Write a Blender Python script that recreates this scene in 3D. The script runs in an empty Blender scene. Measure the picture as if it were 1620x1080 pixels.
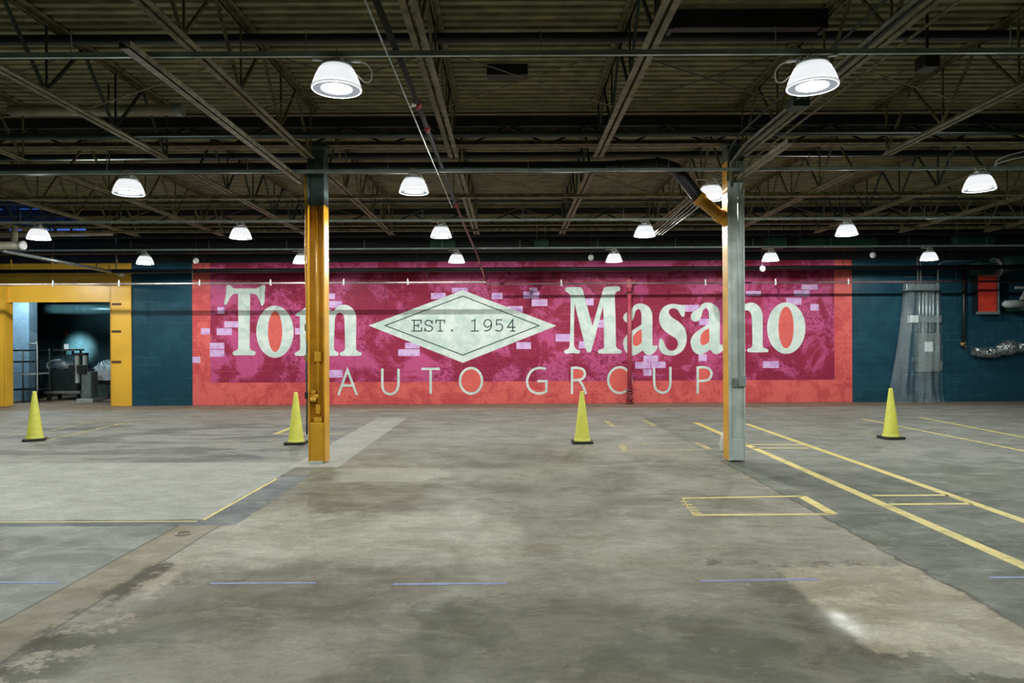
import bpy, math, random
from mathutils import Vector, Matrix
random.seed(7)
S = bpy.context.scene
COL = S.collection

# ------------------------------------------------------------------ camera, world, exposure
F, VPX, VPY, HC, ROLL = 1100.0, 806.0, 545.0, 1.73, 0.005
cam = bpy.data.cameras.new('camera')
cam.sensor_width = 36.0
cam.lens = F / 1620 * 36
cam.shift_x = (810 - VPX) / 1620
cam.shift_y = (VPY - 540) / 1620
cam.clip_end = 200
camo = bpy.data.objects.new('camera', cam)
COL.objects.link(camo)
camo.matrix_world = Matrix.Translation((0, 0, HC)) @ Matrix.Rotation(math.pi / 2, 4, 'X') @ Matrix.Rotation(-ROLL, 4, 'Z')
S.camera = camo
W = bpy.data.worlds.new('world')
S.world = W
W.use_nodes = True
bg = W.node_tree.nodes['Background']
bg.inputs[0].default_value = (0.05, 0.16, 0.75, 1)      # dusk sky above the skylight
bg.inputs[1].default_value = 1.3
S.view_settings.view_transform = 'Standard'
S.view_settings.look = 'None'
S.view_settings.gamma = 1
S.view_settings.use_curve_mapping = False
S.view_settings.exposure = 0.0
S.cycles.max_bounces = 7
S.cycles.transparent_max_bounces = 16
S.cycles.sample_clamp_indirect = 3.0
S.cycles.sample_clamp_direct = 0.0
LAMP_W = 235.0

def unroll(u, v):
    du, dv = u - 810, v - 540
    c, s = math.cos(ROLL), math.sin(ROLL)
    return c * du - s * dv - (VPX - 810), s * du + c * dv - (VPY - 540)
def at(u, v, Y):
    """point at depth Y seen at photo pixel (u, v)"""
    a, b = unroll(u, v)
    return Vector((a * Y / F, Y, HC - b * Y / F))
def fl(u, v):
    """floor point seen at photo pixel (u, v)"""
    a, b = unroll(u, v)
    Y = HC * F / b
    return Vector((a * Y / F, Y, 0.0))
WY = 20.3                                               # the mural wall's face
def wp(u, v):
    p = at(u, v, WY)
    return (p.x, p.z)

# ------------------------------------------------------------------ materials
def srgb(r, g, b):
    f = lambda c: (c / 255 / 12.92) if c / 255 <= 0.04045 else ((c / 255 + 0.055) / 1.055) ** 2.4
    return (f(r), f(g), f(b))
class N:
    """small helper around a material's node tree"""
    def __init__(s, name):
        s.m = bpy.data.materials.new(name)
        s.m.use_nodes = True
        s.t = s.m.node_tree
        s.b = s.t.nodes['Principled BSDF']
        s.out = s.t.nodes['Material Output']
    def n(s, kind, **kw):
        x = s.t.nodes.new(kind)
        for k, v in kw.items():
            setattr(x, k, v)
        return x
    def l(s, a, b):
        s.t.links.new(a, b)
    def val(s, sock, v):
        if hasattr(v, 'links') or isinstance(v, bpy.types.NodeSocket):
            s.l(v, sock)
        else:
            sock.default_value = v
    def math(s, op, a, b=0.0, clamp=False):
        x = s.n('ShaderNodeMath', operation=op, use_clamp=clamp)
        s.val(x.inputs[0], a); s.val(x.inputs[1], b)
        return x.outputs[0]
    def step(s, x, lo, hi):
        m = s.n('ShaderNodeMapRange', interpolation_type='SMOOTHSTEP')
        s.val(m.inputs[0], x)
        m.inputs[1].default_value = lo; m.inputs[2].default_value = hi
        return m.outputs[0]
    def mix(s, fac, a, b, mode='MIX'):
        x = s.n('ShaderNodeMix', data_type='RGBA', blend_type=mode)
        s.val(x.inputs[0], fac)
        for sk, v in ((x.inputs[6], a), (x.inputs[7], b)):
            if isinstance(v, tuple): sk.default_value = (*v[:3], 1)
            else: s.l(v, sk)
        return x.outputs[2]
    def coord(s, scale=(1, 1, 1)):
        g = s.n('ShaderNodeNewGeometry')
        mp = s.n('ShaderNodeMapping')
        mp.inputs['Scale'].default_value = scale
        s.l(g.outputs['Position'], mp.inputs[0])
        return mp.outputs[0]
    def noise(s, scale, detail=5.0, rough=0.55, stretch=(1, 1, 1), dist=0.0):
        x = s.n('ShaderNodeTexNoise')
        x.inputs['Scale'].default_value = scale
        x.inputs['Detail'].default_value = detail
        x.inputs['Roughness'].default_value = rough
        x.inputs['Distortion'].default_value = dist
        s.l(s.coord(stretch), x.inputs['Vector'])
        return x.outputs[0]
    def bump(s, h, strength, dist=0.01):
        x = s.n('ShaderNodeBump')
        x.inputs['Strength'].default_value = strength
        x.inputs['Distance'].default_value = dist
        s.l(h, x.inputs['Height'])
        s.l(x.outputs[0], s.b.inputs['Normal'])

MATS = {}
def M(name, col=(.5, .5, .5), rough=.6, metal=0.0, var=0.15, scale=6.0, dark=None, bump=0.0, stretch=(1, 1, 1)):
    if name in MATS:
        return MATS[name]
    k = N(name)
    f = k.step(k.noise(scale, 6, .6, stretch), .35, .7)
    d = dark if dark else tuple(c * (1 - 2 * var) for c in col)
    k.l(k.mix(f, d, tuple(min(1, c * (1 + var * .5)) for c in col)), k.b.inputs['Base Color'])
    k.b.inputs['Roughness'].default_value = rough
    k.b.inputs['Metallic'].default_value = metal
    if bump:
        k.bump(k.noise(scale * 6, 4, .6, stretch), bump, .005)
    MATS[name] = k.m
    return k.m

def block_bump(k, strength=.5):
    """concrete block coursing 406 x 203 mm seen on walls that face the camera"""
    g = k.n('ShaderNodeNewGeometry')
    sp = k.n('ShaderNodeSeparateXYZ'); k.l(g.outputs['Position'], sp.inputs[0])
    cb = k.n('ShaderNodeCombineXYZ')
    k.l(k.math('ADD', sp.outputs[0], 40.1), cb.inputs[0]); k.l(k.math('ADD', sp.outputs[2], 0.02), cb.inputs[1])
    br = k.n('ShaderNodeTexBrick')
    br.offset = .5
    for nm, v in (('Scale', 1.0), ('Mortar Size', .006), ('Mortar Smooth', .3), ('Brick Width', .43), ('Row Height', .203)):
        br.inputs[nm].default_value = v
    k.l(cb.outputs[0], br.inputs['Vector'])
    fine = k.noise(22, 4, .6)
    h = k.math('SUBTRACT', k.math('MULTIPLY', fine, .35), br.outputs['Fac'])
    k.bump(h, strength, .012)
    return br.outputs['Fac']

def block_paint(name, col, col2, light, rough=.45, scale=1.2, thr=(.45, .6), fine=14.0, thr2=(.5, .62), amt2=.0, col3=None, joint=.35):
    k = N(name)
    fac = block_bump(k)
    a = k.step(k.noise(scale, 8, .72, dist=.6), *thr)
    c = k.mix(a, col, col2)
    if col3:
        b = k.step(k.noise(fine, 5, .7, dist=1.2), *thr2)
        b = k.math('MULTIPLY', b, k.step(k.noise(.55, 3, .5), .42, .58))
        c = k.mix(k.math('MULTIPLY', b, amt2), c, col3)
    j = k.math('MULTIPLY', fac, k.math('MULTIPLY', k.step(k.noise(1.7, 3, .5), .45, .7), joint))
    c = k.mix(j, c, light)
    k.l(c, k.b.inputs['Base Color'])
    k.b.inputs['Roughness'].default_value = rough
    k.b.inputs['Specular IOR Level'].default_value = .15
    MATS[name] = k.m
    return k.m

BLUE = block_paint('wall blue block paint', (.010, .046, .070), (.014, .060, .088), (.07, .17, .22), .4, joint=.6)
FIELD = block_paint('mural magenta field', (.265, .020, .055), (.47, .075, .200), (.62, .22, .30), .5, .9, (.46, .56),
                    11.0, (.50, .57), .9, (.185, .012, .045))
SALMON = block_paint('mural salmon border', (.66, .125, .110), (.50, .070, .075), (.78, .28, .25), .5, 1.5, (.44, .58),
                     12.0, (.52, .60), .7, (.40, .040, .055))
COUNTER = block_paint('mural salmon counters', (.66, .12, .10), (.60, .10, .09), (.75, .3, .28), .5, 3)
LAV = block_paint('mural lavender blocks', (.62, .42, .66), (.50, .28, .56), (.7, .5, .7), .5, 5)
LETTER = block_paint('mural white letters', (.47, .57, .52), (.64, .69, .65), (.72, .74, .70), .5, 2.5, (.4, .6))
INK = M('mural dark ink', (.03, .06, .06), .6)
DARKUPPER = block_paint('upper wall shade and dark ceiling', (.012, .016, .016), (.018, .022, .022), (.03, .03, .03), .6)  # near-black, paints in the upper wall's shade; store room ceiling uses it too
STEEL = M('tan painted joist steel', (.190, .170, .080), .55, 0, .3, 9, dark=(.070, .062, .030), bump=.15)
STEELD = M('dark girder steel', (.012, .016, .015), .6, 0, .2, 5)
STEELG = M('green grey primer steel', (.030, .050, .042), .55, 0, .2, 6)
BLACK = M('black paint', (.010, .012, .014), .45, 0, .1, 5)
RUBBER = M('black rubber', (.012, .012, .010), .6, 0, .1, 8)
GALV = M('galvanised steel', (.42, .47, .46), .35, .7, .15, 10)
GREY = M('grey painted metal', (.30, .34, .33), .5, 0, .12, 6)
YEL = M('yellow column paint', (.70, .36, .025), .35, 0, .10, 3)
YELP = M('yellow portal paint', (.72, .40, .035), .4, 0, .06, 1.2)
WHITEP = M('grey white column paint', (.56, .63, .60), .45, 0, .12, 4)
WHITE = M('white plastic', (.75, .76, .74), .4, 0, .05, 6)
CREAM = M('cream cable', (.62, .60, .48), .5, 0, .05, 6)
BEIGE = M('beige painted pipe', (.36, .33, .24), .5, 0, .15, 4)
RED = M('red paint', (.55, .03, .03), .4, 0, .1, 4)
REDPIPE = M('mural red pipe paint', (.42, .055, .095), .4, 0, .1, 4)
PINKPIPE = M('mural pink pipe paint', (.62, .14, .18), .4, 0, .1, 4)
REDPANEL = M('orange red panel', (.62, .045, .025), .5, 0, .12, 3)
GREEN = M('dark green duct', (.020, .070, .050), .4, .2, .25, 3)
ROOMW = block_paint('store room wall paint', (.055, .135, .160), (.080, .180, .205), (.1, .2, .22), .55)
PALEBLUE = block_paint('store room pale blue wall', (.20, .32, .42), (.26, .38, .48), (.3, .42, .5), .5)
CONE = M('fluorescent yellow cone', (.66, .66, .085), .4, 0, .07, 5)
BRASS = M('brass valve', (.55, .38, .16), .35, .8, .1, 8)
TEAL = M('teal grey column top', (.10, .15, .14), .55, 0, .2, 5)
PALEC = M('old conduit grey', (.20, .21, .17), .45, .3, .2, 7)
LHOUSE = M('lamp housing grey', (.55, .58, .58), .4, 0, .1, 8)
TAPE = M('blue masking tape', (.19, .22, .40), .6, 0, .12, 9)
BINM = M('dark plastic bin', (.012, .020, .022), .45, 0, .2, 5)

def lamp_mats():
    k = N('glowing prismatic shade')
    em = k.n('ShaderNodeEmission'); em.inputs[0].default_value = (.95, .98, 1, 1); em.inputs[1].default_value = 1.55
    tr = k.n('ShaderNodeBsdfTransparent')
    mx = k.n('ShaderNodeMixShader'); mx.inputs[0].default_value = .5
    k.l(tr.outputs[0], mx.inputs[1]); k.l(em.outputs[0], mx.inputs[2]); k.l(mx.outputs[0], k.out.inputs[0])
    k.m.cycles.emission_sampling = 'NONE'
    k2 = N('glowing clear lens')
    em = k2.n('ShaderNodeEmission'); em.inputs[0].default_value = (.95, .98, 1, 1); em.inputs[1].default_value = 4.0
    tr = k2.n('ShaderNodeBsdfTransparent')
    mx = k2.n('ShaderNodeMixShader'); mx.inputs[0].default_value = .22
    k2.l(tr.outputs[0], mx.inputs[1]); k2.l(em.outputs[0], mx.inputs[2]); k2.l(mx.outputs[0], k2.out.inputs[0])
    k2.m.cycles.emission_sampling = 'NONE'
    k3 = N('dim grey lens ring')
    em = k3.n('ShaderNodeEmission'); em.inputs[0].default_value = (.80, .86, .95, 1); em.inputs[1].default_value = .40
    k3.l(em.outputs[0], k3.out.inputs[0])
    k3.m.cycles.emission_sampling = 'NONE'
    return k.m, k2.m, k3.m
SHADE, LENS, LRING = lamp_mats()

k = N('glowing lamp rim'); k.b.inputs['Base Color'].default_value = (.7, .7, .7, 1); k.b.inputs['Emission Color'].default_value = (.95, .98, 1, 1)
k.b.inputs['Emission Strength'].default_value = .55; k.m.cycles.emission_sampling = 'NONE'; RIMM = k.m
def deck_mat():
    k = N('corrugated roof deck')
    f = k.step(k.noise(3, 6, .65, (1, 2, 1)), .35, .7)
    c = k.mix(f, (.135, .128, .060), (.290, .265, .135))
    r = k.step(k.noise(2.2, 6, .7, (2, 1, 1)), .60, .74)
    c = k.mix(k.math('MULTIPLY', r, .5), c, (.16, .075, .040))
    k.l(c, k.b.inputs['Base Color'])
    k.b.inputs['Roughness'].default_value = .6
    return k.m
DECK = deck_mat()

def floor_mat():
    k = N('stained concrete floor')
    g = k.n('ShaderNodeNewGeometry')
    sp = k.n('ShaderNodeSeparateXYZ'); k.l(g.outputs['Position'], sp.inputs[0])
    wob = k.math('MULTIPLY', k.math('SUBTRACT', k.noise(2.2, 6, .7), .5), .22)
    wob2 = k.math('MULTIPLY', k.math('SUBTRACT', k.noise(1.1, 8, .7), .5), 1.6)
    x, y = sp.outputs[0], sp.outputs[1]
    xw, yw = k.math('ADD', x, wob), k.math('ADD', y, wob)
    xr, yr = k.math('ADD', x, wob2), k.math('ADD', y, wob2)
    def box(x0, x1, y0, y1, X=x, Y=y, s=.02):
        m = None
        for a in ((X, x0, 1), (X, x1, -1), (Y, y0, 1), (Y, y1, -1)):
            if a[1] is None: continue
            e = k.step(a[0], a[1] - s, a[1] + s)
            if a[2] < 0: e = k.math('SUBTRACT', 1.0, e)
            m = e if m is None else k.math('MULTIPLY', m, e)
        return m
    big = k.step(k.noise(.42, 9, .66, (1, 1.2, 1), .4), .42, .60)
    mid = k.step(k.noise(1.3, 10, .74, (1.0, 1.5, 1), .6), .42, .60)
    fine = k.step(k.noise(5.5, 9, .74, (.9, 1.5, 1), .4), .36, .66)
    blot = k.step(k.noise(2.6, 9, .76, (.8, 1.7, 1), .9), .54, .64)
    c = k.mix(big, (.125, .120, .080), (.270, .256, .198))
    c = k.mix(k.math('MULTIPLY', mid, .45), c, (.335, .318, .255))
    brown = k.step(k.noise(.75, 9, .74, (1, 1.8, 1), .5), .54, .62)
    c = k.mix(k.math('MULTIPLY', brown, .65), c, (.140, .110, .062))
    # the slabs and patches of this floor, metres in the room
    c = k.mix(k.math('MULTIPLY', box(None, None, 11.8, None, xr, yr, 1.2), .7), c, k.mix(mid, (.235, .23, .205), (.345, .34, .315)))
    c = k.mix(k.math('MULTIPLY', box(-2.9, .1, 5.5, 7.2, xr, yr, .15), .8), c, k.mix(mid, (.30, .285, .215), (.44, .425, .345)))
    c = k.mix(k.math('MULTIPLY', box(-2.5, -1.0, 7.3, 8.7, xw, yr, .12), .8), c, k.mix(mid, (.115, .092, .052), (.20, .17, .11)))
    c = k.mix(k.math('MULTIPLY', box(-2.3, -.9, 8.8, 9.8, xr, yw, .12), .75), c, (.39, .375, .30))
    c = k.mix(k.math('MULTIPLY', box(-2.4, -.5, 4.3, 5.35, xr, yr, .2), .8), c, k.mix(mid, (.085, .076, .042), (.16, .145, .095)))
    c = k.mix(k.math('MULTIPLY', box(-.9, 3.0, None, 4.6, xr, yr, .5), .75), c, k.mix(mid, (.080, .084, .050), (.165, .165, .115)))
    c = k.mix(k.math('MULTIPLY', box(-2.9, -2.0, 3.4, 4.2, xr, yr, .15), .7), c, (.075, .078, .050))
    c = k.mix(k.math('MULTIPLY', box(-2.4, -1.0, 3.2, 4.0, xr, yr, .15), .7), c, (.36, .35, .28))
    c = k.mix(k.math('MULTIPLY', box(.4, 2.8, 4.7, 6.7, xr, yr, .4), .5), c, k.mix(mid, (.27, .25, .185), (.36, .34, .265)))
    right = k.mix(mid, (.070, .088, .066), (.145, .160, .130))
    c = k.mix(k.math('MULTIPLY', box(3.12, None, None, 16.5, x, y, .03), .94), c, right)
    c = k.mix(k.math('MULTIPLY', box(3.12, None, 9.8, None, x, yr, .8), .8), c, k.mix(mid, (.190, .20, .178), (.285, .29, .262)))
    c = k.mix(k.math('MULTIPLY', box(None, -3.19, None, 6.74, x, yw, .03), .94), c, k.mix(mid, (.165, .188, .172), (.290, .310, .285)))
    c = k.mix(k.math('MULTIPLY', box(None, -4.2, 5.2, 6.3, xr, yr, .15), .85), c, k.mix(mid, (.055, .062, .038), (.125, .130, .092)))
    c = k.mix(k.math('MULTIPLY', box(None, -3.06, 6.93, 10.35, x, y, .015), .96), c, k.mix(mid, (.345, .365, .318), (.405, .420, .372)))
    lm = k.mix(k.step(k.noise(.9, 9, .7, (.5, 1.4, 1), .4), .44, .53), (.115, .130, .125), (.285, .290, .268))
    c = k.mix(k.math('MULTIPLY', box(None, -3.15, 10.35, 15.5, x, y, .03), .85), c, lm)
    c = k.mix(k.math('MULTIPLY', box(None, -3.06, 6.70, 6.93, x, yw, .012), .95), c, (.068, .090, .104))
    c = k.mix(k.math('MULTIPLY', box(-3.20, -2.80, None, 6.72, x, y, .012), .92), c, k.mix(mid, (.215, .180, .112), (.290, .250, .170)))
    c = k.mix(k.math('MULTIPLY', box(-2.86, -2.66, 3.0, 5.6, xw, y, .04), k.math('MULTIPLY', k.step(k.noise(1.6, 8, .75), .46, .54), .92)), c, (.060, .042, .020))
    c = k.mix(k.math('MULTIPLY', box(-2.74, -2.38, None, 6.2, xw, yw, .06), k.math('MULTIPLY', k.step(k.noise(4.0, 8, .75), .50, .56), .85)), c, (.42, .37, .29))
    c = k.mix(k.math('MULTIPLY', box(-3.06, -2.66, 6.72, 9.3, xw, yw, .012), .94), c, k.mix(mid, (.072, .092, .106), (.150, .168, .176)))
    c = k.mix(k.math('MULTIPLY', box(-3.15, -2.45, 9.9, 16.6, x, y, .012), .94), c, k.mix(mid, (.385, .39, .35), (.46, .46, .415)))
    c = k.mix(k.math('MULTIPLY', box(1.75, 2.2, 3.7, 5.2, xr, yr, .10), .75), c, k.mix(mid, (.060, .050, .026), (.14, .12, .075)))
    c = k.mix(k.math('MULTIPLY', box(2.02, 3.10, 3.85, 5.45, xw, yr, .04), .95), c, k.mix(mid, (.285, .252, .168), (.455, .415, .315)))
    c = k.mix(k.math('MULTIPLY', box(1.4, 3.08, 5.38, 5.56, xr, k.math('ADD', y, k.math('MULTIPLY', wob2, .35)), .03), k.math('MULTIPLY', k.step(k.noise(2.4, 9, .78), .46, .56), .85)), c, (.075, .054, .028))
    c = k.mix(k.math('MULTIPLY', box(2.35, 2.9, 3.5, 3.9, xw, yr, .03), .85), c, (.33, .32, .245))
    c = k.mix(k.math('MULTIPLY', box(None, None, 19.0, None, x, yw, .12), .85), c, k.mix(mid, (.200, .140, .085), (.275, .205, .140)))
    line = k.math('MAXIMUM', box(-3.215, -3.195, None, 6.7, x, y, .004), box(-2.81, -2.79, None, 6.7, x, y, .004))
    line = k.math('MAXIMUM', line, box(3.10, 3.14, None, 10.3, xw, y, .008))
    c = k.mix(k.math('MULTIPLY', line, .8), c, (.055, .045, .030))
    c = k.mix(k.math('MULTIPLY', k.math('SUBTRACT', 1.0, fine), .26), c, (.060, .056, .038))
    c = k.mix(k.math('MULTIPLY', blot, .26), c, (.44, .43, .36))
    tiny = k.step(k.noise(30, 5, .7, (.9, 1.2, 1)), .35, .65)
    c = k.mix(k.math('MULTIPLY', k.math('SUBTRACT', 1.0, tiny), .24), c, (.050, .048, .034))
    c = k.mix(1.0, c, (1.0, .985, .97), 'MULTIPLY')
    k.l(c, k.b.inputs['Base Color'])
    r = k.step(k.noise(1.6, 6, .65), .35, .7)
    rr = k.math('ADD', .52, k.math('MULTIPLY', r, .25))
    gloss = box(1.98, 2.16, 4.05, 4.55, xw, yw, .14)
    rr = k.math('SUBTRACT', rr, k.math('MULTIPLY', gloss, .36))
    k.l(rr, k.b.inputs['Roughness'])
    k.b.inputs['Specular IOR Level'].default_value = .28
    k.bump(k.math('ADD', k.noise(18, 5, .6), k.math('MULTIPLY', k.noise(3, 4, .6), 1.5)), .12, .006)
    return k.m
FLOOR = floor_mat()

def line_mat():
    k = N('worn yellow floor paint')
    w = k.step(k.noise(3.2, 9, .78), .36, .50)
    em = k.mix(k.step(k.noise(8, 6, .7), .35, .7), (.52, .43, .12), (.70, .58, .14))
    k.l(em, k.b.inputs['Base Color'])
    k.b.inputs['Roughness'].default_value = .5
    k.l(k.math('ADD', .7, k.math('MULTIPLY', w, .3)), k.b.inputs['Alpha'])
    return k.m
LINE = line_mat()
def line_faint():
    k = N('faded yellow floor paint')
    w = k.step(k.noise(5, 9, .78), .42, .58)
    k.b.inputs['Base Color'].default_value = (.58, .50, .22, 1)
    k.b.inputs['Roughness'].default_value = .5
    k.l(k.math('ADD', .12, k.math('MULTIPLY', w, .6)), k.b.inputs['Alpha'])
    return k.m
LINEF = line_faint()
def plastic():
    k = N('clear plastic sheeting')
    gl = k.n('ShaderNodeBsdfGlossy'); gl.inputs['Roughness'].default_value = .12; gl.inputs[0].default_value = (.8, .9, .92, 1)
    tr = k.n('ShaderNodeBsdfTransparent'); tr.inputs[0].default_value = (.86, .92, .93, 1)
    df = k.n('ShaderNodeBsdfDiffuse'); df.inputs[0].default_value = (.5, .58, .6, 1)
    bp = k.n('ShaderNodeBump'); bp.inputs['Strength'].default_value = .8; bp.inputs['Distance'].default_value = .05
    k.l(k.noise(9, 6, .7, (1.6, 1, .5), .8), bp.inputs['Height'])
    for q in (gl, df): k.l(bp.outputs[0], q.inputs['Normal'])
    m1 = k.n('ShaderNodeMixShader'); m1.inputs[0].default_value = .07
    m2 = k.n('ShaderNodeMixShader'); m2.inputs[0].default_value = .09
    k.l(tr.outputs[0], m1.inputs[1]); k.l(df.outputs[0], m1.inputs[2])
    k.l(m1.outputs[0], m2.inputs[1]); k.l(gl.outputs[0], m2.inputs[2]); k.l(m2.outputs[0], k.out.inputs[0])
    return k.m
PLASTIC = plastic()
FOIL = M('crinkled silver wrap', (.45, .50, .50), .25, .8, .3, 12, bump=1.0)

# ------------------------------------------------------------------ mesh helpers
class MB:
    def __init__(s): s.v = []; s.f = []
    def add(s, vs, fs):
        o = len(s.v); s.v += [tuple(p) for p in vs]; s.f += [tuple(i + o for i in q) for q in fs]; return s
    def box(s, c, d, R=None):
        x, y, z = d[0] / 2, d[1] / 2, d[2] / 2
        vs = [Vector((a * x, b * y, e * z)) for a in (-1, 1) for b in (-1, 1) for e in (-1, 1)]
        if R is not None: vs = [R @ p for p in vs]
        return s.add([p + Vector(c) for p in vs], [(0, 1, 3, 2), (4, 6, 7, 5), (0, 4, 5, 1), (2, 3, 7, 6), (0, 2, 6, 4), (1, 5, 7, 3)])
    def span(s, x0, x1, y0, y1, z0, z1):
        return s.box(((x0 + x1) / 2, (y0 + y1) / 2, (z0 + z1) / 2), (x1 - x0, y1 - y0, z1 - z0))
    def bar(s, a, b, w, h=None):
        a, b = Vector(a), Vector(b); h = h or w
        d = b - a; L = d.length; d.normalize()
        up = Vector((0, 0, 1)) if abs(d.z) < .95 else Vector((0, 1, 0))
        r = d.cross(up).normalized(); u = r.cross(d)
        R = Matrix((r, d, u)).transposed()
        return s.box((a + b) / 2, (w, L, h), R)
    def tube(s, pts, r, n=10, cap=True):
        pts = [Vector(p) for p in pts]; rings = []
        prev = None
        for i, p in enumerate(pts):
            t = (pts[min(i + 1, len(pts) - 1)] - pts[max(i - 1, 0)]).normalized()
            if prev is None:
                ref = Vector((0, 0, 1)) if abs(t.z) < .9 else Vector((1, 0, 0))
                x = t.cross(ref).normalized()
            else:
                x = (prev - t * prev.dot(t)).normalized()
            prev = x; y = t.cross(x)
            rr = r[i] if isinstance(r, (list, tuple)) else r
            rings.append([p + (x * math.cos(2 * math.pi * j / n) + y * math.sin(2 * math.pi * j / n)) * rr for j in range(n)])
        vs = [q for rg in rings for q in rg]; fs = []
        for i in range(len(pts) - 1):
            for j in range(n):
                k = (j + 1) % n
                fs.append((i * n + j, i * n + k, (i + 1) * n + k, (i + 1) * n + j))
        if cap:
            fs.append(tuple(range(n))[::-1]); fs.append(tuple(range((len(pts) - 1) * n, len(pts) * n)))
        return s.add(vs, fs)
    def lathe(s, prof, c=(0, 0, 0), n=32, closed=False):
        vs = []; fs = []
        for r, z in prof:
            for j in range(n):
                a = 2 * math.pi * j / n
                vs.append((c[0] + r * math.cos(a), c[1] + r * math.sin(a), c[2] + z))
        m = len(prof)
        for i in range(m if closed else m - 1):
            for j in range(n):
                k = (j + 1) % n; i2 = (i + 1) % m
                fs.append((i * n + j, i * n + k, i2 * n + k, i2 * n + j))
        return s.add(vs, fs)
    def poly(s, pts, z0, z1):
        n = len(pts)
        vs = [(p[0], p[1], z0) for p in pts] + [(p[0], p[1], z1) for p in pts]
        fs = [tuple(range(n))[::-1], tuple(range(n, 2 * n))] + [(i, (i + 1) % n, (i + 1) % n + n, i + n) for i in range(n)]
        return s.add(vs, fs)
    def polyw(s, pts, y0, y1):
        """outline in the wall's x, z extruded in depth"""
        n = len(pts)
        vs = [(p[0], y0, p[1]) for p in pts] + [(p[0], y1, p[1]) for p in pts]
        fs = [tuple(range(n)), tuple(range(n, 2 * n))[::-1]] + [(i, i + n, (i + 1) % n + n, (i + 1) % n) for i in range(n)]
        return s.add(vs, fs)
    def build(s, name, mat, parent=None, smooth=False, bevel=0.0):
        me = bpy.data.meshes.new(name)
        me.from_pydata(s.v, [], s.f)
        me.materials.append(mat)
        if smooth:
            for p in me.polygons: p.use_smooth = len(p.vertices) == 4
        o = bpy.data.objects.new(name, me)
        COL.objects.link(o)
        if parent is not None:
            o.parent = parent
            o.matrix_parent_inverse = Matrix.Translation(-parent.location)
        if bevel:
            b = o.modifiers.new('bevel', 'BEVEL'); b.width = bevel; b.segments = 2; b.limit_method = 'ANGLE'
        return o

def tag(o, label, cat, group=None, kind='thing'):
    o['label'] = label; o['category'] = cat
    if group: o['group'] = group
    o['kind'] = kind
    return o
def thing(name, label, cat, loc=(0, 0, 0), group=None):
    o = bpy.data.objects.new(name, None)
    COL.objects.link(o); o.location = loc; o.empty_display_size = .1
    return tag(o, label, cat, group)
def struct(o):
    o['kind'] = 'structure'
    return o
def copy_tree(root, loc, label, rz=0.0):
    r = root.copy(); COL.objects.link(r); r.location = loc; r.rotation_euler = (0, 0, rz); r['label'] = label
    for ch in [c for c in bpy.data.objects if c.parent == root]:
        d = ch.copy(); COL.objects.link(d); d.parent = r; d.matrix_parent_inverse = ch.matrix_parent_inverse.copy()
        for g in [c for c in bpy.data.objects if c.parent == ch]:
            e = g.copy(); COL.objects.link(e); e.parent = d; e.matrix_parent_inverse = g.matrix_parent_inverse.copy()
    return r
def arc(c, r, a0, a1, ax, ay, n=8):
    c, ax, ay = Vector(c), Vector(ax), Vector(ay)
    return [c + (ax * math.cos(a0 + (a1 - a0) * i / n) + ay * math.sin(a0 + (a1 - a0) * i / n)) * r for i in range(n + 1)]

# ------------------------------------------------------------------ the building shell
XL, XR, YB, ZD = -17.0, 17.0, -8.0, 5.2
struct(MB().span(-22, XR + .3, YB - .3, 28.6, -.2, 0).build('floor', FLOOR))
SKX0, SKX1, SKY0, SKY1 = -14.5, -11.5, 16.0, 19.4
def deck():
    m = MB()
    prof = []; y = YB; p = .155
    while y < WY:
        prof += [(y, ZD), (y + .075, ZD), (y + .095, ZD + .045), (y + .135, ZD + .045)]
        y += p
    def strip(x0, x1, pr):
        vs = []; fs = []
        for (yy, z) in pr: vs += [(x0, yy, z), (x1, yy, z)]
        for i in range(len(pr) - 1): fs.append((2 * i, 2 * i + 1, 2 * i + 3, 2 * i + 2))
        m.add(vs, fs)
    strip(SKX1, XR, prof)
    strip(XL, SKX0, prof)
    strip(SKX0, SKX1, [q for q in prof if q[0] <= SKY0])
    strip(SKX0, SKX1, [q for q in prof if q[0] >= SKY1])
    return m
struct(deck().build('ceiling', DECK))
def roof_glass():
    k = N('skylight pane')
    k.b.inputs['Base Color'].default_value = (.7, .8, .9, 1)
    k.b.inputs['Alpha'].default_value = .12
    k.b.inputs['Roughness'].default_value = .1
    return k.m
sk = struct(MB().span(SKX0, SKX1, SKY0, SKY1, ZD + .06, ZD + .08).build('window_1', roof_glass()))
fr = MB()
for i in range(6): fr.span(SKX0, SKX1, SKY0 + i * .62 - .03, SKY0 + i * .62 + .03, ZD - .04, ZD + .06)
for i in range(4): fr.span(SKX0 + i * .966 - .03, SKX0 + i * .966 + .03, SKY0, SKY1, ZD - .04, ZD + .06)
fr.build('window_frame', STEELD, sk)
struct(MB().span(XL - .3, XL, YB, WY, 0, 5.6).build('wall_left', BLUE))
struct(MB().span(XR, XR + .3, YB, WY, 0, 5.6).build('wall_right', BLUE))
struct(MB().span(XL, XR, YB - .3, YB, 0, 5.6).build('wall_front', BLUE))
# mural wall with the store-room opening at its left end
ox0, ox1, oz = wp(10, 600)[0], wp(177, 600)[0], wp(95, 475)[1]
WT = .27
wb = MB()
wb.span(-21.8, ox0, WY, WY + WT, 0, 5.6); wb.span(ox1, XR, WY, WY + WT, 0, 5.6); wb.span(ox0, ox1, WY, WY + WT, wp(95, 449)[1], 5.6)
struct(wb.build('wall_back', BLUE))
zt = 4.16
struct(MB().span(XL, XR, WY - .012, WY - .0005, zt, ZD + .05).build('trim_1', DARKUPPER))  # dark sheet: shade above the lamps' cutoff put in as colour
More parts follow.
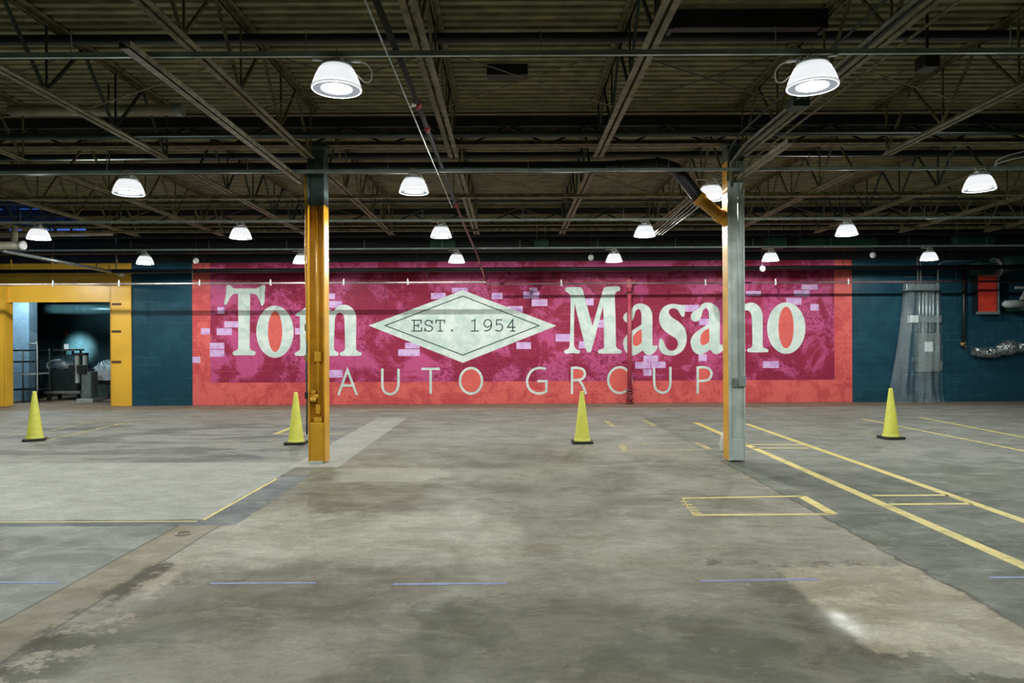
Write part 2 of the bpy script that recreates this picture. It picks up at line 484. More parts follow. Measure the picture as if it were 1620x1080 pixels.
# yellow portal round the opening
yx = wp(209, 600)[0]
zl = wp(95, 449)[1]
pt = MB()
pt.span(XL, ox0, WY - .05, WY - .001, 0, zt); pt.span(ox1, yx, WY - .05, WY - .001, 0, zt)
pt.span(ox0, ox1, WY - .05, WY - .001, zl, zt)
pt.span(ox0 - .02, ox0 + .012, WY - .05, WY + WT, 0, zl); pt.span(ox1 - .012, ox1 + .02, WY - .05, WY + WT, 0, zl)
po = struct(pt.build('trim_2', YELP, bevel=.006))
lt = MB().span(ox0 + .012, ox1 - .012, WY + .06, WY + .10, oz - .02, zl)
lt.span(ox0 + .012, ox1 - .012, WY + .05, WY + .12, oz - .05, oz - .02)
lt.build('lintel_panel', YELP, po, bevel=.004)
sg = MB()
for u, v in ((85, 420), (20, 424), (187, 424)):
    x, z = wp(u, v); sg.span(x - .02, x + .02, WY - .065, WY - .05, z - .25, z + .25)
sg.build('panel_rib', YELP, po)
for v in (481, 524, 572):
    x, z = wp(186, v)
    hb = MB().span(x - .13, x + .13, WY - .075, WY - .05, z - .03, z + .03)
    for i in range(4): hb.span(x - .12 + i * .06, x - .08 + i * .06, WY - .09, WY - .075, z - .02, z + .02)
    hb.build('hinge', M('dark brown hinge', (.10, .055, .02), .5), po)
# clerestory strip high in the mural wall's left end, dusk sky outside
k = N('dusk window pane'); k.b.inputs['Base Color'].default_value = (.02, .03, .08, 1); k.b.inputs['Roughness'].default_value = .2
k.b.inputs['Emission Color'].default_value = (.06, .16, .75, 1); k.b.inputs['Emission Strength'].default_value = .9
w2 = struct(MB().span(-14.6, -12.3, WY - .020, WY - .013, 4.93, 5.17).build('window_2', k.m))
for i in range(6): MB().span(-14.62 + i * .46, -14.56 + i * .46, WY - .05, WY - .013, 4.90, 5.19).build('window_bar', STEELD, w2)
# store room behind
struct(MB().span(-21.8, -8.0, 28.0, 28.3, 0, 4.4).build('wall_store_back', ROOMW))
struct(MB().span(-21.8, -21.5, WY + WT, 28.0, 0, 4.4).build('wall_store_left', PALEBLUE))
struct(MB().span(-8.3, -8.0, WY + WT, 28.0, 0, 4.4).build('wall_store_right', ROOMW))
struct(MB().span(-21.8, -8.0, WY, 28.3, 4.4, 4.6).build('ceiling_store', DARKUPPER))
struct(MB().span(-21.5, at(46, 550, 22.6).x, 22.6, 23.0, 0, 4.4).build('wall_store_partition', PALEBLUE))

# ------------------------------------------------------------------ the mural
mural = thing('wall_mural', 'large magenta and salmon painted mural with white lettering across the blue block wall', 'mural', (0, WY, 0))
u0, u1 = 304.5, 1348
(x0, _), (x1, _) = wp(u0, 540), wp(u1, 540)
(xi0, _), (xi1, _) = wp(333, 540), wp(1320, 540)
zi = wp(810, 603)[1]
D = .0015
MB().span(xi0, xi1, WY - 2 * D, WY - .0004, zi, zt).build('field', FIELD, mural)
bd = MB().span(x0, xi0, WY - 2 * D, WY - .0004, .005, zt).span(xi1, x1, WY - 2 * D, WY - .0004, .005, zt).span(xi0, xi1, WY - 2 * D, WY - .0004, .005, zi)
bd.build('border', SALMON, mural)
LB = [(344, 486, 355, 496), (355, 508, 377, 518), (343, 519, 367, 530), (318, 519, 332, 529), (332, 542, 355, 552), (332, 553, 355, 564), (304.6, 564, 317, 574),
      (514, 464, 530, 473), (517, 476, 541, 487), (517, 585, 542, 597), (467, 519, 478, 529), (682, 463, 705, 473), (715, 455, 740, 463), (778, 463, 795, 473),
      (828, 461, 853, 472), (838, 455, 850, 462), (841, 473, 866, 484), (803, 484, 827, 494), (641, 542, 664, 551), (630, 552, 664, 563), (817, 541, 840, 552),
      (879, 528, 903, 540), (927, 472, 939, 483), (945, 506, 955, 518), (916, 540, 927, 551), (1018, 562, 1041, 572), (1005, 572, 1029, 583), (1030, 572, 1053, 582),
      (1018, 584, 1031, 594), (1081, 482, 1106, 493), (1106, 504, 1130, 514), (1105, 560, 1118, 571), (1144, 472, 1153, 484), (1180, 460, 1204, 468),
      (1268, 450, 1293, 458), (1256, 459, 1281, 469), (1244, 471, 1268, 482), (1282, 481, 1295, 491), (1207, 571, 1232, 582)]
for a, b, c, d in LB:
    p, q = wp(a, d), wp(c, b)
    MB().span(p[0], q[0], WY - 3 * D, WY - .0004, p[1], q[1]).build('painted_block', LAV, mural)

def smooth(pts, k=6):
    """closed outline through the points; a third value marks a sharp corner"""
    n = len(pts); out = []
    P = [Vector((p[0], p[1])) for p in pts]; C = [len(p) > 2 for p in pts]
    for i in range(n):
        a, b = P[i], P[(i + 1) % n]
        ta = (b - P[i - 1]) * .5 if not C[i] else (b - a) * .5
        tb = (P[(i + 2) % n] - a) * .5 if not C[(i + 1) % n] else (b - a) * .5
        L = (b - a).length
        for t in (ta, tb):
            if t.length > L: t *= L / t.length
        for j in range(k):
            s = j / k
            out.append(a * (2 * s**3 - 3 * s**2 + 1) + ta * (s**3 - 2 * s**2 + s) + b * (-2 * s**3 + 3 * s**2) + tb * (s**3 - s**2))
    return [(p.x, p.y) for p in out]
def ell(cx, cy, rx, ry, n=56, tilt=0.0):
    o = []
    for i in range(n):
        a = 2 * math.pi * i / n
        x, y = rx * math.cos(a), ry * math.sin(a)
        o.append((cx + x * math.cos(tilt) - y * math.sin(tilt), cy + x * math.sin(tilt) + y * math.cos(tilt)))
    return o
def paint(name, contours, mat, layers):
    """flat paint of outlines (with holes) given in wall x, z"""
    cu = bpy.data.curves.new(name, 'CURVE'); cu.dimensions = '2D'; cu.fill_mode = 'BOTH'
    for c in contours:
        sp = cu.splines.new('POLY'); sp.points.add(len(c) - 1); sp.use_cyclic_u = True
        for q, p in zip(sp.points, c): q.co = (p[0], p[1], 0, 1)
    t = bpy.data.objects.new('tmp', cu); COL.objects.link(t)
    dg = bpy.context.evaluated_depsgraph_get()
    me = bpy.data.meshes.new_from_object(t.evaluated_get(dg))
    bpy.data.objects.remove(t); bpy.data.curves.remove(cu)
    vs = [(v.co.x, WY - layers * D, v.co.y) for v in me.vertices]
    fs = [tuple(p.vertices) for p in me.polygons]
    bpy.data.meshes.remove(me)
    return MB().add(vs, fs).build(name, mat, mural)
def lp(ox, oy, pts, s=7.717):
    return [wp(ox + p[0] / s, oy + p[1] / s) for p in pts]

T = [(103, 100), (115, 84), (160, 93), (185, 118), (215, 125, 1), (470, 125, 1), (495, 112), (520, 90), (572, 84), (575, 130), (570, 190), (567, 285), (545, 335), (520, 318), (497, 245),
     (460, 198), (395, 188, 1), (392, 300), (388, 845), (410, 878), (450, 893), (458, 918), (435, 940), (315, 938), (200, 940), (180, 920), (190, 893), (225, 880), (246, 850),
     (246, 300), (246, 188, 1), (185, 198), (142, 245), (112, 312), (92, 326), (74, 312), (82, 275), (98, 180)]
Mm = [(58, 437), (128, 397), (190, 350), (232, 338, 1), (246, 400), (295, 350), (365, 330), (440, 350), (500, 398), (525, 398), (565, 355), (640, 323), (720, 342), (780, 402), (799, 500),
      (798, 855), (818, 888), (858, 905), (866, 930), (842, 946), (622, 946), (598, 926), (610, 905), (650, 886), (664, 855), (655, 500), (640, 445), (600, 420), (560, 440), (540, 500),
      (528, 860), (545, 886), (577, 905), (585, 930), (563, 946), (345, 946), (325, 926), (340, 905), (378, 886), (392, 855), (388, 500), (370, 445), (333, 422), (292, 440), (272, 500),
      (258, 860), (280, 886), (308, 905), (312, 930), (290, 946), (70, 946), (48, 926), (60, 905), (100, 886), (115, 855), (112, 500), (104, 466), (72, 462)]
Mc = [(70, 132), (90, 111), (255, 110), (284, 140), (312, 240), (403, 585, 1), (515, 200), (535, 140), (562, 108), (715, 98), (742, 118), (735, 152), (692, 168), (676, 215), (686, 500),
      (692, 832), (715, 862), (753, 880), (760, 903), (738, 918), (492, 918), (470, 902), (480, 876), (528, 862), (545, 830), (540, 500), (532, 345, 1), (390, 880), (360, 908), (328, 878),
      (186, 310, 1), (180, 500), (178, 812), (202, 862), (245, 880), (250, 905), (228, 922), (160, 914), (85, 922), (58, 905), (66, 880), (108, 862), (125, 820), (135, 500), (135, 235), (120, 190), (80, 162)]
A = [(150, 375), (185, 328), (240, 308), (310, 320), (370, 365), (400, 440), (402, 795), (412, 822), (460, 818, 1), (463, 848), (430, 902), (370, 938), (320, 925), (284, 880, 1), (255, 900),
     (205, 930), (150, 942), (82, 905), (46, 815), (55, 740), (108, 672), (190, 615), (268, 565, 1), (268, 440), (252, 388), (226, 377), (196, 405), (178, 470), (150, 522), (103, 541), (62, 522), (47, 475), (70, 428), (118, 400)]
AH = [(270, 620, 1), (272, 778), (235, 815), (190, 828), (165, 795), (170, 710), (210, 655)]
Sx = [(655, 312), (735, 322), (792, 328, 1), (797, 430), (785, 468), (762, 465), (738, 430), (708, 385), (660, 367), (615, 380), (602, 420), (640, 475), (725, 533), (790, 602), (820, 700),
      (813, 800), (768, 885), (690, 935), (622, 943), (540, 925), (490, 870), (480, 800), (490, 748), (515, 735), (538, 772), (562, 832), (600, 874), (642, 885), (692, 860), (715, 800),
      (690, 738), (605, 683), (530, 620), (490, 540), (487, 450), (520, 372), (580, 328)]
Nn = [(-128, 410), (-65, 372), (5, 315), (45, 305, 1), (60, 352), (105, 315), (180, 295), (250, 320), (300, 380), (320, 470), (322, 828), (345, 852), (383, 868), (389, 893), (365, 903),
      (155, 903), (131, 885), (140, 862), (178, 848), (193, 820), (188, 480), (165, 412), (125, 390), (85, 410), (64, 470), (60, 822), (75, 848), (107, 865), (112, 890), (90, 903),
      (-108, 903), (-130, 885), (-120, 862), (-90, 848), (-78, 820), (-80, 480), (-95, 445), (-122, 435)]
paint('letter', [lp(345, 440, smooth(T))], LETTER, 4)
o1, o2 = lp(345, 440, ell(695, 652, 228, 318)), lp(345, 440, ell(697, 650, 87, 250))
paint('letter', [o1, o2], LETTER, 4); paint('letter_counter', [o2], COUNTER, 4)
paint('letter', [lp(460, 440, smooth(Mm))], LETTER, 4)
paint('letter', [lp(885, 440, smooth(Mc))], LETTER, 4)
ah = lp(980, 440, smooth(AH))
paint('letter', [lp(980, 440, smooth(A)), ah], LETTER, 4); paint('letter_counter', [ah], COUNTER, 4)
paint('letter', [lp(980, 440, smooth(Sx))], LETTER, 4)
ah = lp(980 + 106.7, 438.5, smooth(AH))
paint('letter', [lp(980 + 106.7, 438.5, smooth(A)), ah], LETTER, 4); paint('letter_counter', [ah], COUNTER, 4)
paint('letter', [lp(1165, 440, smooth(Nn))], LETTER, 4)
o1, o2 = lp(1165, 440, ell(608, 608, 234, 315)), lp(1165, 440, ell(606, 602, 93, 254))
paint('letter', [o1, o2], LETTER, 4); paint('letter_counter', [o2], COUNTER, 4)

def stroke(name, lines, w, mat, layers, closed=False, ends=True):
    """brush strokes of width w (metres) along polylines in wall x, z"""
    m = MB(); y = WY - layers * D
    for ln in lines:
        y -= .0006
        cl = closed or (len(ln) > 3 and ln[0] == ln[-1])
        P = [Vector(p) for p in (ln[:-1] if cl and ln[0] == ln[-1] else ln)]
        n = len(P); L = []; R = []
        for i, p in enumerate(P):
            a = P[i - 1] if (i > 0 or cl) else None
            b = P[(i + 1) % n] if (i < n - 1 or cl) else None
            d1 = (p - a).normalized() if a is not None else None
            d2 = (b - p).normalized() if b is not None else None
            d1 = d1 or d2; d2 = d2 or d1
            n1, n2 = Vector((-d1.y, d1.x)), Vector((-d2.y, d2.x))
            nn = (n1 + n2)
            nn = nn / max(.35, nn.length_squared) * 2 if nn.length > .01 else n1
            e = Vector((0, 0))
            if ends and not cl and i == 0: e = -d2 * w * .3
            if ends and not cl and i == n - 1: e = d1 * w * .3
            L.append(p + e + nn * w / 2); R.append(p + e - nn * w / 2)
        vs = [(q.x, y, q.y) for q in L] + [(q.x, y, q.y) for q in R]
        fs = [(i, (i + 1) % n, n + (i + 1) % n, n + i) for i in range(n if cl else n - 1)]
        m.add(vs, fs)
    return m.build(name, mat, mural)
def open_smooth(pts, k=6):
    P = [Vector(p) for p in pts]; out = []
    for i in range(len(P) - 1):
        a, b = P[i], P[i + 1]
        ta = (b - P[i - 1]) * .5 if i else (b - a) * .5
        tb = (P[i + 2] - a) * .5 if i < len(P) - 2 else (b - a) * .5
        for j in range(k):
            s = j / k
            out.append(tuple(a * (2 * s**3 - 3 * s**2 + 1) + ta * (s**3 - 2 * s**2 + s) + b * (-2 * s**3 + 3 * s**2) + tb * (s**3 - s**2)))
    return out + [tuple(P[-1])]
SC = 5.0625
sw = .070
def g1(p): return lp(520, 570, p, SC)
def g2(p): return lp(820, 570, p, SC)
stroke('letter', [g1([(80, 272), (150, 76), (225, 272)]), g1([(108, 200), (195, 200)])], sw, LETTER, 4)
stroke('letter', [g1([(430, 70)] + open_smooth([(430, 150), (432, 215), (450, 252), (492, 270), (534, 252), (556, 212), (560, 150)]) + [(560, 72)])], sw, LETTER, 4)
stroke('letter', [g1([(748, 68), (884, 68)]), g1([(817, 70), (817, 262)])], sw, LETTER, 4)
e = g1(ell(1140, 163, 88, 102)); stroke('letter', [e], sw, LETTER, 5, closed=True); paint('letter_counter', [e], COUNTER, 4)
stroke('letter', [g2(open_smooth([(215, 66), (165, 60), (105, 85), (70, 160), (90, 230), (145, 262), (195, 260), (225, 245)])), g2([(225, 245), (225, 166), (158, 166)])], sw, LETTER, 4)
rb = [(430, 60)] + open_smooth([(470, 58), (515, 70), (533, 105), (515, 145), (470, 157)]) + [(430, 158)]
stroke('letter', [g2([(430, 262), (430, 60)]), g2(rb), g2(open_smooth([(485, 158), (510, 190), (528, 230), (540, 264)]))], sw, LETTER, 5)
paint('letter_counter', [g2(rb)], COUNTER, 4)
e = g2(ell(812, 157, 92, 103)); stroke('letter', [e], sw, LETTER, 5, closed=True); paint('letter_counter', [e], COUNTER, 4)
stroke('letter', [g2([(1087, 60)] + open_smooth([(1087, 140), (1092, 205), (1112, 240), (1155, 258), (1198, 240), (1216, 200), (1218, 140)]) + [(1218, 57)])], sw, LETTER, 4)
pb = [(1436, 56)] + open_smooth([(1480, 54), (1525, 65), (1547, 105), (1528, 148), (1485, 163)]) + [(1436, 165)]
stroke('letter', [g2([(1436, 260), (1436, 56)]), g2(pb)], sw, LETTER, 5)
paint('letter_counter', [g2(pb)], COUNTER, 4)
# diamond emblem
def g3(p): return lp(580, 450, p, 5.4)
paint('diamond_emblem', [g3([(18, 350), (822, 48), (1622, 352), (822, 668)])], LETTER, 4)
ol = g3([(160, 350), (822, 98), (1472, 350), (822, 602)])
stroke('diamond_outline', [ol + [ol[0]]], .030, INK, 5, closed=True)
GLY = {
 'E': ([[(18, 0), (18, 92)], [(0, 0), (78, 0), (78, 26)], [(0, 92), (82, 92), (82, 64)], [(18, 44), (54, 44)], [(54, 32), (54, 58)]], []),
 'S': ([[(64, 28), (64, 2)]], [[(64, 22), (48, 4), (22, 2), (4, 20), (14, 40), (46, 48), (66, 62), (62, 82), (38, 94), (12, 86), (2, 70)], [(2, 66), (2, 94)]]),
 'T': ([[(0, 24), (0, 0), (74, 0), (74, 24)], [(37, 0), (37, 92)], [(18, 92), (56, 92)]], []),
 '.': ([[(0, 84), (10, 84)], [(0, 90), (10, 90)]], []),
 '1': ([[(4, 16), (32, 2), (32, 98)], [(2, 98), (62, 98)]], []),
 '9': ([], [[(6, 96), (34, 94), (58, 74), (66, 42), (58, 12), (34, 0), (10, 10), (2, 34), (12, 58), (34, 64), (56, 52), (65, 34)]]),
 '5': ([[(58, 2), (14, 2), (10, 46)]], [[(10, 46), (30, 38), (54, 44), (64, 66), (54, 90), (30, 98), (4, 90)]]),
 '4': ([[(46, 98), (46, 2), (2, 66), (66, 66)], [(28, 98), (66, 98)]], [])}
for ch, ox, oy in (('E', 388, 305), ('S', 496, 305), ('T', 592, 305), ('.', 724, 305), ('1', 893, 299), ('9', 1002, 299), ('5', 1098, 299), ('4', 1202, 299)):
    st, cv = GLY[ch]
    stroke('emblem_character', [g3([(ox + a, oy + b) for a, b in s]) for s in st] + [g3(open_smooth([(ox + a, oy + b) for a, b in s], 4)) for s in cv], .034, INK, 6)

# ------------------------------------------------------------------ floor markings
def fmark(name, label, cat, quads, mat, z=.0012):
    m = MB()
    for q in quads: m.poly([(p.x, p.y) for p in q][::-1], .0002, z)
    return tag(m.build(name, mat), label, cat)
def fline(a, b, w):
    a, b = Vector((a.x, a.y)), Vector((b.x, b.y))
    d = (b - a).normalized(); n = Vector((-d.y, d.x)) * w / 2
    return [a + n, b + n, b - n, a - n]
def ext(a, b, t): return b + (b - a) * t
a, b = fl(1100, 668), fl(1610, 890.5)
fmark('floor_line', 'long yellow floor stripe passing just right of the grey column base', 'floor stripe', [fline(a, ext(a, b, .5), .125)], LINE)
a2, b2 = fl(1180, 670), fl(1612, 821)
fmark('floor_line', 'long yellow floor stripe right of the grey column, outer one of the pair', 'floor stripe', [fline(a2, ext(a2, b2, .6), .115)], LINE)
for p, q, w, t in (((1381, 783.5), (1500, 783), .075, 'thin yellow crossbar between the long stripes, farther one of the near pair'),
                   ((1408, 797.5), (1537, 796.5), .075, 'thin yellow crossbar between the long stripes, nearer one of the near pair'),
                   ((1180, 703), (1268, 703), .075, 'thin yellow crossbar beside the grey column, farther one of the far pair'),
                   ((1190, 708.5), (1279, 708.5), .075, 'thin yellow crossbar beside the grey column, nearer one of the far pair')):
    fmark('floor_line', t, 'floor stripe', [fline(fl(*p), fl(*q), w)], LINE)
def outline(cs, w):
    P = [fl(*c) for c in cs]; n = len(P)
    return [fline(P[i] , P[(i + 1) % n], w[i]) for i in range(n)]
fmark('floor_box_marking', 'yellow outlined rectangle on the floor in front of the grey column, left edge flaking', 'floor marking',
      outline([(1080, 788), (1268, 784.5), (1318, 813), (1097, 814.5)], (.06, .11, .06, .012)) + [fline(fl(1076 + 5 * i, 793 + 4.6 * i), fl(1090 + 5 * i, 793.5 + 4.6 * i), .035) for i in range(5)], LINE)
fmark('floor_box_marking', 'faded yellow outlined rectangle on the floor left of the grey column base', 'floor marking',
      outline([(981, 702), (1102, 700), (1123, 711), (990, 713)], (.05, .12, .05, .10)), LINEF)
fmark('floor_box_marking', 'faint broken yellow outline on the floor near the mural wall, right of the centre cone', 'floor marking',
      [fline(fl(959, 665), fl(970, 674), .12), fline(fl(970, 674.5), fl(1036, 674), .06), fline(fl(1017, 664), fl(1036, 673.5), .12)], LINEF)
a, b = fl(1362, 662), fl(1610, 711)
fmark('floor_line', 'pale yellow floor stripe passing behind the rightmost cone', 'floor stripe', [fline(a, ext(a, b, .4), .075)], LINE)
a, b = fl(1455, 660), fl(1612, 690)
fmark('floor_line', 'pale yellow floor stripe farthest right, below the plastic covered panel', 'floor stripe', [fline(a, ext(a, b, .5), .08)], LINE)
fmark('floor_line', 'short pale stripe left of the rightmost cone base', 'floor stripe', [fline(fl(1360, 684), fl(1386, 687), .06)], LINEF)
fmark('floor_line', 'thin yellow stripe along the floor just in front of the mural wall', 'floor stripe', [fline(fl(560, 649), fl(1330, 645), .07)], LINEF)
fmark('floor_line', 'yellow corner mark on the floor behind the cone at the yellow column', 'floor stripe', [fline(fl(435, 686.5), fl(462, 676), .10), fline(fl(435, 686.5), fl(540, 686), .06)], LINE)
fmark('floor_line', 'pale diagonal stripe on the floor right of the leftmost cone', 'floor stripe', [fline(fl(78, 695), fl(205, 667), .10)], LINEF)
fmark('floor_line', 'second faint diagonal stripe behind the leftmost cone', 'floor stripe', [fline(fl(75, 682), fl(160, 664), .06)], LINEF)
fmark('floor_line', 'pale horizontal stripe on the floor left of the leftmost cone', 'floor stripe', [fline(fl(-60, 687.5), fl(60, 686.5), .07)], LINEF)
fmark('floor_line', 'short yellow stripe on the floor at the foot of the blue wall by the portal', 'floor stripe', [fline(fl(240, 650), fl(330, 645), .07)], LINEF)
fmark('floor_line', 'thin yellow edge stripe along the pale slab, running toward the yellow column', 'floor stripe', [fline(fl(322, 822), fl(438, 757), .035)], LINE)
fmark('floor_line', 'thin yellow edge stripe across the front of the pale slab at left', 'floor stripe', [fline(fl(-150, 826.5), fl(312, 824.5), .030)], LINE)
for p, q, t in (((-70, 921), (92, 921), 'blue tape strip on the floor at the far left edge'), ((333, 922.5), (500, 922), 'faint blue tape strip on the floor below the yellow column'),
                ((622, 924), (802, 922.5), 'blue tape strip on the floor left of centre, the clearest one'), ((1108, 919), (1294, 916), 'blue tape strip on the floor in front of the grey column'),
                ((1567, 913.5), (1760, 911), 'blue tape strip on the dark floor at the right edge')):
    fmark('floor_tape', t, 'tape strip', [fline(fl(*p), fl(*q), .042)], TAPE)
p = fl(291, 844)
dr = thing('floor_drain', 'small round metal drain cover set in the beige floor strip', 'drain', p)
MB().lathe([(.075, .001), (.075, .006), (.062, .007)], p, 24).build('rim', M('worn steel', (.30, .24, .16), .4, .6), dr)
MB().lathe([(.062, .004), (.001, .003)], p, 24).build('cover', M('dark rusty steel', (.09, .075, .05), .6, .3), dr)
p = fl(447, 753)
tag(MB().lathe([(.035, .003), (.001, .004)], p, 20).build('floor_plug', RUBBER), 'small black plug in the dark floor strip below the yellow column', 'plug')

# ------------------------------------------------------------------ traffic cones
def cone_parts():
    r = thing('traffic_cone', '', 'traffic cone')
    s = .18
    bp = [(s - .03, -s), (s, -s + .03), (s, s - .03), (s - .03, s), (-s + .03, s), (-s, s - .03), (-s, -s + .03), (-s + .03, -s)]
    MB().poly(bp, 0, .045).build('base', RUBBER, r, bevel=.008)
    MB().lathe([(.150, .045), (.150, .060), (.136, .075), (.130, .10), (.033, .890), (.030, .905), (.024, .910), (.020, .900), (.020, .80)], n=40).build('body', CONE, r, smooth=True)
    return r
cn = [((55, 696.5), .5, 'yellow traffic cone with turned black base, in front of the store room opening'),
      ((468.5, 702), .06, 'yellow traffic cone half hidden behind the yellow column'),
      ((921, 700.5), .0, 'yellow traffic cone standing alone in the middle of the floor'),
      ((1409.5, 693.5), .12, 'yellow traffic cone in front of the blue wall, right of the grey column')]
first = None
for (uv, rz, lab) in cn:
    p = fl(*uv)
    if first is None:
        first = cone_parts(); first.location = p; first.rotation_euler = (0, 0, rz); first['label'] = lab
    else:
        copy_tree(first, p, lab, rz)

# ------------------------------------------------------------------ columns
def column(name, label, X, Y0, mats, top, capz, wy=.115):
    r = thing(name, label, 'column', (X, Y0 + .125, 0))
    w, d = .25, .25
    y1 = Y0 + d
    fl_, fr_, wb_ = mats
    MB().span(X - w / 2, X - w / 2 + .018, Y0, y1, .02, capz).build('flange', fl_, r, bevel=.003)
    MB().span(X + w / 2 - .018, X + w / 2, Y0, y1, .02, capz).build('flange', fr_, r, bevel=.003)
    MB().span(X - w / 2 + .018, X + w / 2 - .018, Y0 + wy, Y0 + wy + .015, .02, capz).build('web', wb_, r)
    u = MB().span(X - w / 2, X - w / 2 + .018, Y0, y1, capz, top).span(X + w / 2 - .018, X + w / 2, Y0, y1, capz, top).span(X - w / 2 + .018, X + w / 2 - .018, Y0 + wy, Y0 + wy + .015, capz, top)
    u.span(X - .17, X + .17, Y0 - .04, y1 + .04, top, top + .03)
    u.build('column_head', TEAL, r)
    return r
LY, RY = 10.20, 10.15
LX, RX = at(500.5, 560, LY).x, at(1165.5, 560, RY).x
yc = column('yellow_column', 'yellow steel column with pipe and valve fittings, left of the diamond emblem', LX, LY, (YEL, YEL, YEL), 4.62, 3.80)
MB().span(LX - .107, LX + .107, LY + .01, LY + .113, .03, .60).build('foot_casing', YEL, yc, bevel=.01)
MB().span(LX - .11, LX + .09, LY - .02, LY + .27, 0, .035).build('base_plate', WHITEP, yc, bevel=.004)
pz = lambda v: at(500, v, LY).z
cp = MB().tube([(LX + .01, LY + .07, pz(668)), (LX + .01, LY + .07, 3.8)], .022, 10)
cp.build('pipe', YEL, yc, smooth=True)
for v0, v1, w in ((556, 572, .05), (640, 655, .035), (660, 668, .06)):
    MB().span(LX + .01 - w, LX + .01 + w, LY + .02, LY + .11, pz(v1), pz(v0)).build('pipe_fitting', YEL, yc, bevel=.012)
vb = MB().tube([(LX - .10, LY + .04, pz(627)), (LX + .02, LY + .04, pz(627))], .035, 10).tube([(LX - .05, LY - .02, pz(620)), (LX - .05, LY + .08, pz(620))], .03, 10)
vb.span(LX - .09, LX - .01, LY - .03, LY + .06, pz(635), pz(629))
vb.build('valve', YEL, yc, smooth=True)
hs = MB().tube([(LX - .165, LY + .06, 4.3), (LX - .16, LY + .05, 3.7), (LX - .17, LY + .05, 3.0), (LX - .155, LY + .05, 2.4), (LX - .16, LY + .06, 1.75)], .012, 8)
hs.tube([(LX - .14, LY + .06, 4.3), (LX - .14, LY + .05, 3.7), (LX - .145, LY + .05, 2.4), (LX - .14, LY + .06, 1.75)], .010, 8)
hs.build('conduit', YEL, yc, smooth=True)
MB().tube([(LX - .15, LY + .06, 1.80), (LX - .165, LY + .05, 1.4), (LX - .155, LY + .05, .9), (LX - .16, LY + .05, .42)], .015, 8).build('hose', M('dark grey hose', (.10, .10, .10), .5), yc, smooth=True)
for z in (2.0, 1.55, 1.0):
    MB().span(LX - .185, LX - .125, LY + .03, LY + .08, z - .05, z + .05).build('clamp', BRASS if z != 1.0 else BLACK, yc, bevel=.008)
rc = column('grey_column', 'grey white steel column with yellow side and junction box, right of the emblem', RX, RY, (YEL, WHITEP, WHITEP), 4.62, 4.40, .035)
MB().span(RX - .107, RX + .107, RY + .005, RY + .034, .02, .34).build('foot_casing', WHITEP, rc, bevel=.01)
MB().span(RX - .11 - .012, RX - .107 + .018, RY - .004, RY + .0, .02, 4.4).build('edge_strip', WHITEP, rc)
rz_ = lambda v: at(1165, v, RY).z
MB().tube([(RX + .045, RY + .022, rz_(596)), (RX + .045, RY + .022, 4.35)], .013, 8).build('conduit', WHITEP, rc, smooth=True)
jb = MB().span(RX + .03, RX + .13, RY - .03, RY + .10, rz_(611), rz_(594)).build('junction_box', GREY, rc, bevel=.006)
MB().span(RX - .05, RX + .03, RY - .01, RY + .034, rz_(612), rz_(598)).build('switch_box', GALV, rc, bevel=.006)
bg_ = fl(1149, 716)
bgm = MB().lathe([(.001, .0), (.05, .0), (.07, .05), (.062, .12), (.066, .18), (.045, .25), (.035, .31), (.001, .33)], (bg_.x, bg_.y + .1, 0), 14)
bgm.v = [(x + .016 * math.sin(40 * z + 31 * y), y + .012 * math.cos(37 * z + 23 * x), max(z, 0)) for x, y, z in bgm.v]
tag(bgm.build('plastic_bag', WHITE, smooth=True), 'crumpled white bag lump at the left foot of the grey column', 'bag')

# ------------------------------------------------------------------ high-bay lamps
RIM = 3.84
def lamp_proto():
    r = thing('high_bay_lamp', '', 'ceiling lamp', (0, 0, RIM))
    o = RIM
    MB().lathe([(.206, o + .022), (.200, o + .05), (.178, o + .11), (.150, o + .165), (.128, o + .190)], n=40).build('lamp_shade', SHADE, r, smooth=True)
    MB().lathe([(.210, o + .0), (.213, o + .010), (.210, o + .021), (.200, o + .021), (.200, o + .0)], n=40, closed=True).build('rim', RIMM, r, smooth=True)
    MB().lathe([(.196, o + .031), (.172, o + .10), (.140, o + .160), (.10, o + .186), (.001, o + .188)], n=32).build('reflector', M('lamp reflector', (.35, .35, .36), .5), r, smooth=True)
    MB().lathe([(.132, o + .008), (.08, o + .003), (.001, o + .001)], n=32).build('lens', LENS, r, smooth=True)
    MB().lathe([(.199, o + .002), (.132, o + .009)], n=40).build('lens_ring', LRING, r, smooth=True)
    h = MB().lathe([(.130, o + .190), (.132, o + .200), (.115, o + .212), (.06, o + .218), (.001, o + .218)], n=28)
    for i in range(14):
        a = 2 * math.pi * i / 14
        h.box((.085 * math.cos(a), .085 * math.sin(a), o + .213), (.075, .008, .026), Matrix.Rotation(a, 3, 'Z'))
    h.build('housing', LHOUSE, r)
    MB().span(-.05, .05, -.045, .045, o + .216, o + .262).build('driver_box', LHOUSE, r, bevel=.006)
    MB().tube([(-.205, 0, o + .262), (-.05, 0, o + .250)], .014, 8).build('conduit_arm', WHITE, r, smooth=True)
    MB().tube([(.05, 0, o + .250), (.205, 0, o + .238)], .014, 8).build('conduit_arm', WHITE, r, smooth=True)
    MB().tube(open3([(.205, 0, o + .240), (.26, 0, o + .215), (.30, 0, o + .15), (.285, 0, o + .075), (.235, 0, o + .07), (.175, -.03, o + .125)]), .006, 6).build('cable', CREAM, r, smooth=True)
    MB().tube([(0, 0, o + .258), (.012, 0, o + .275), (0, 0, o + .345)], .006, 6).build('hook', GALV, r)
    return r
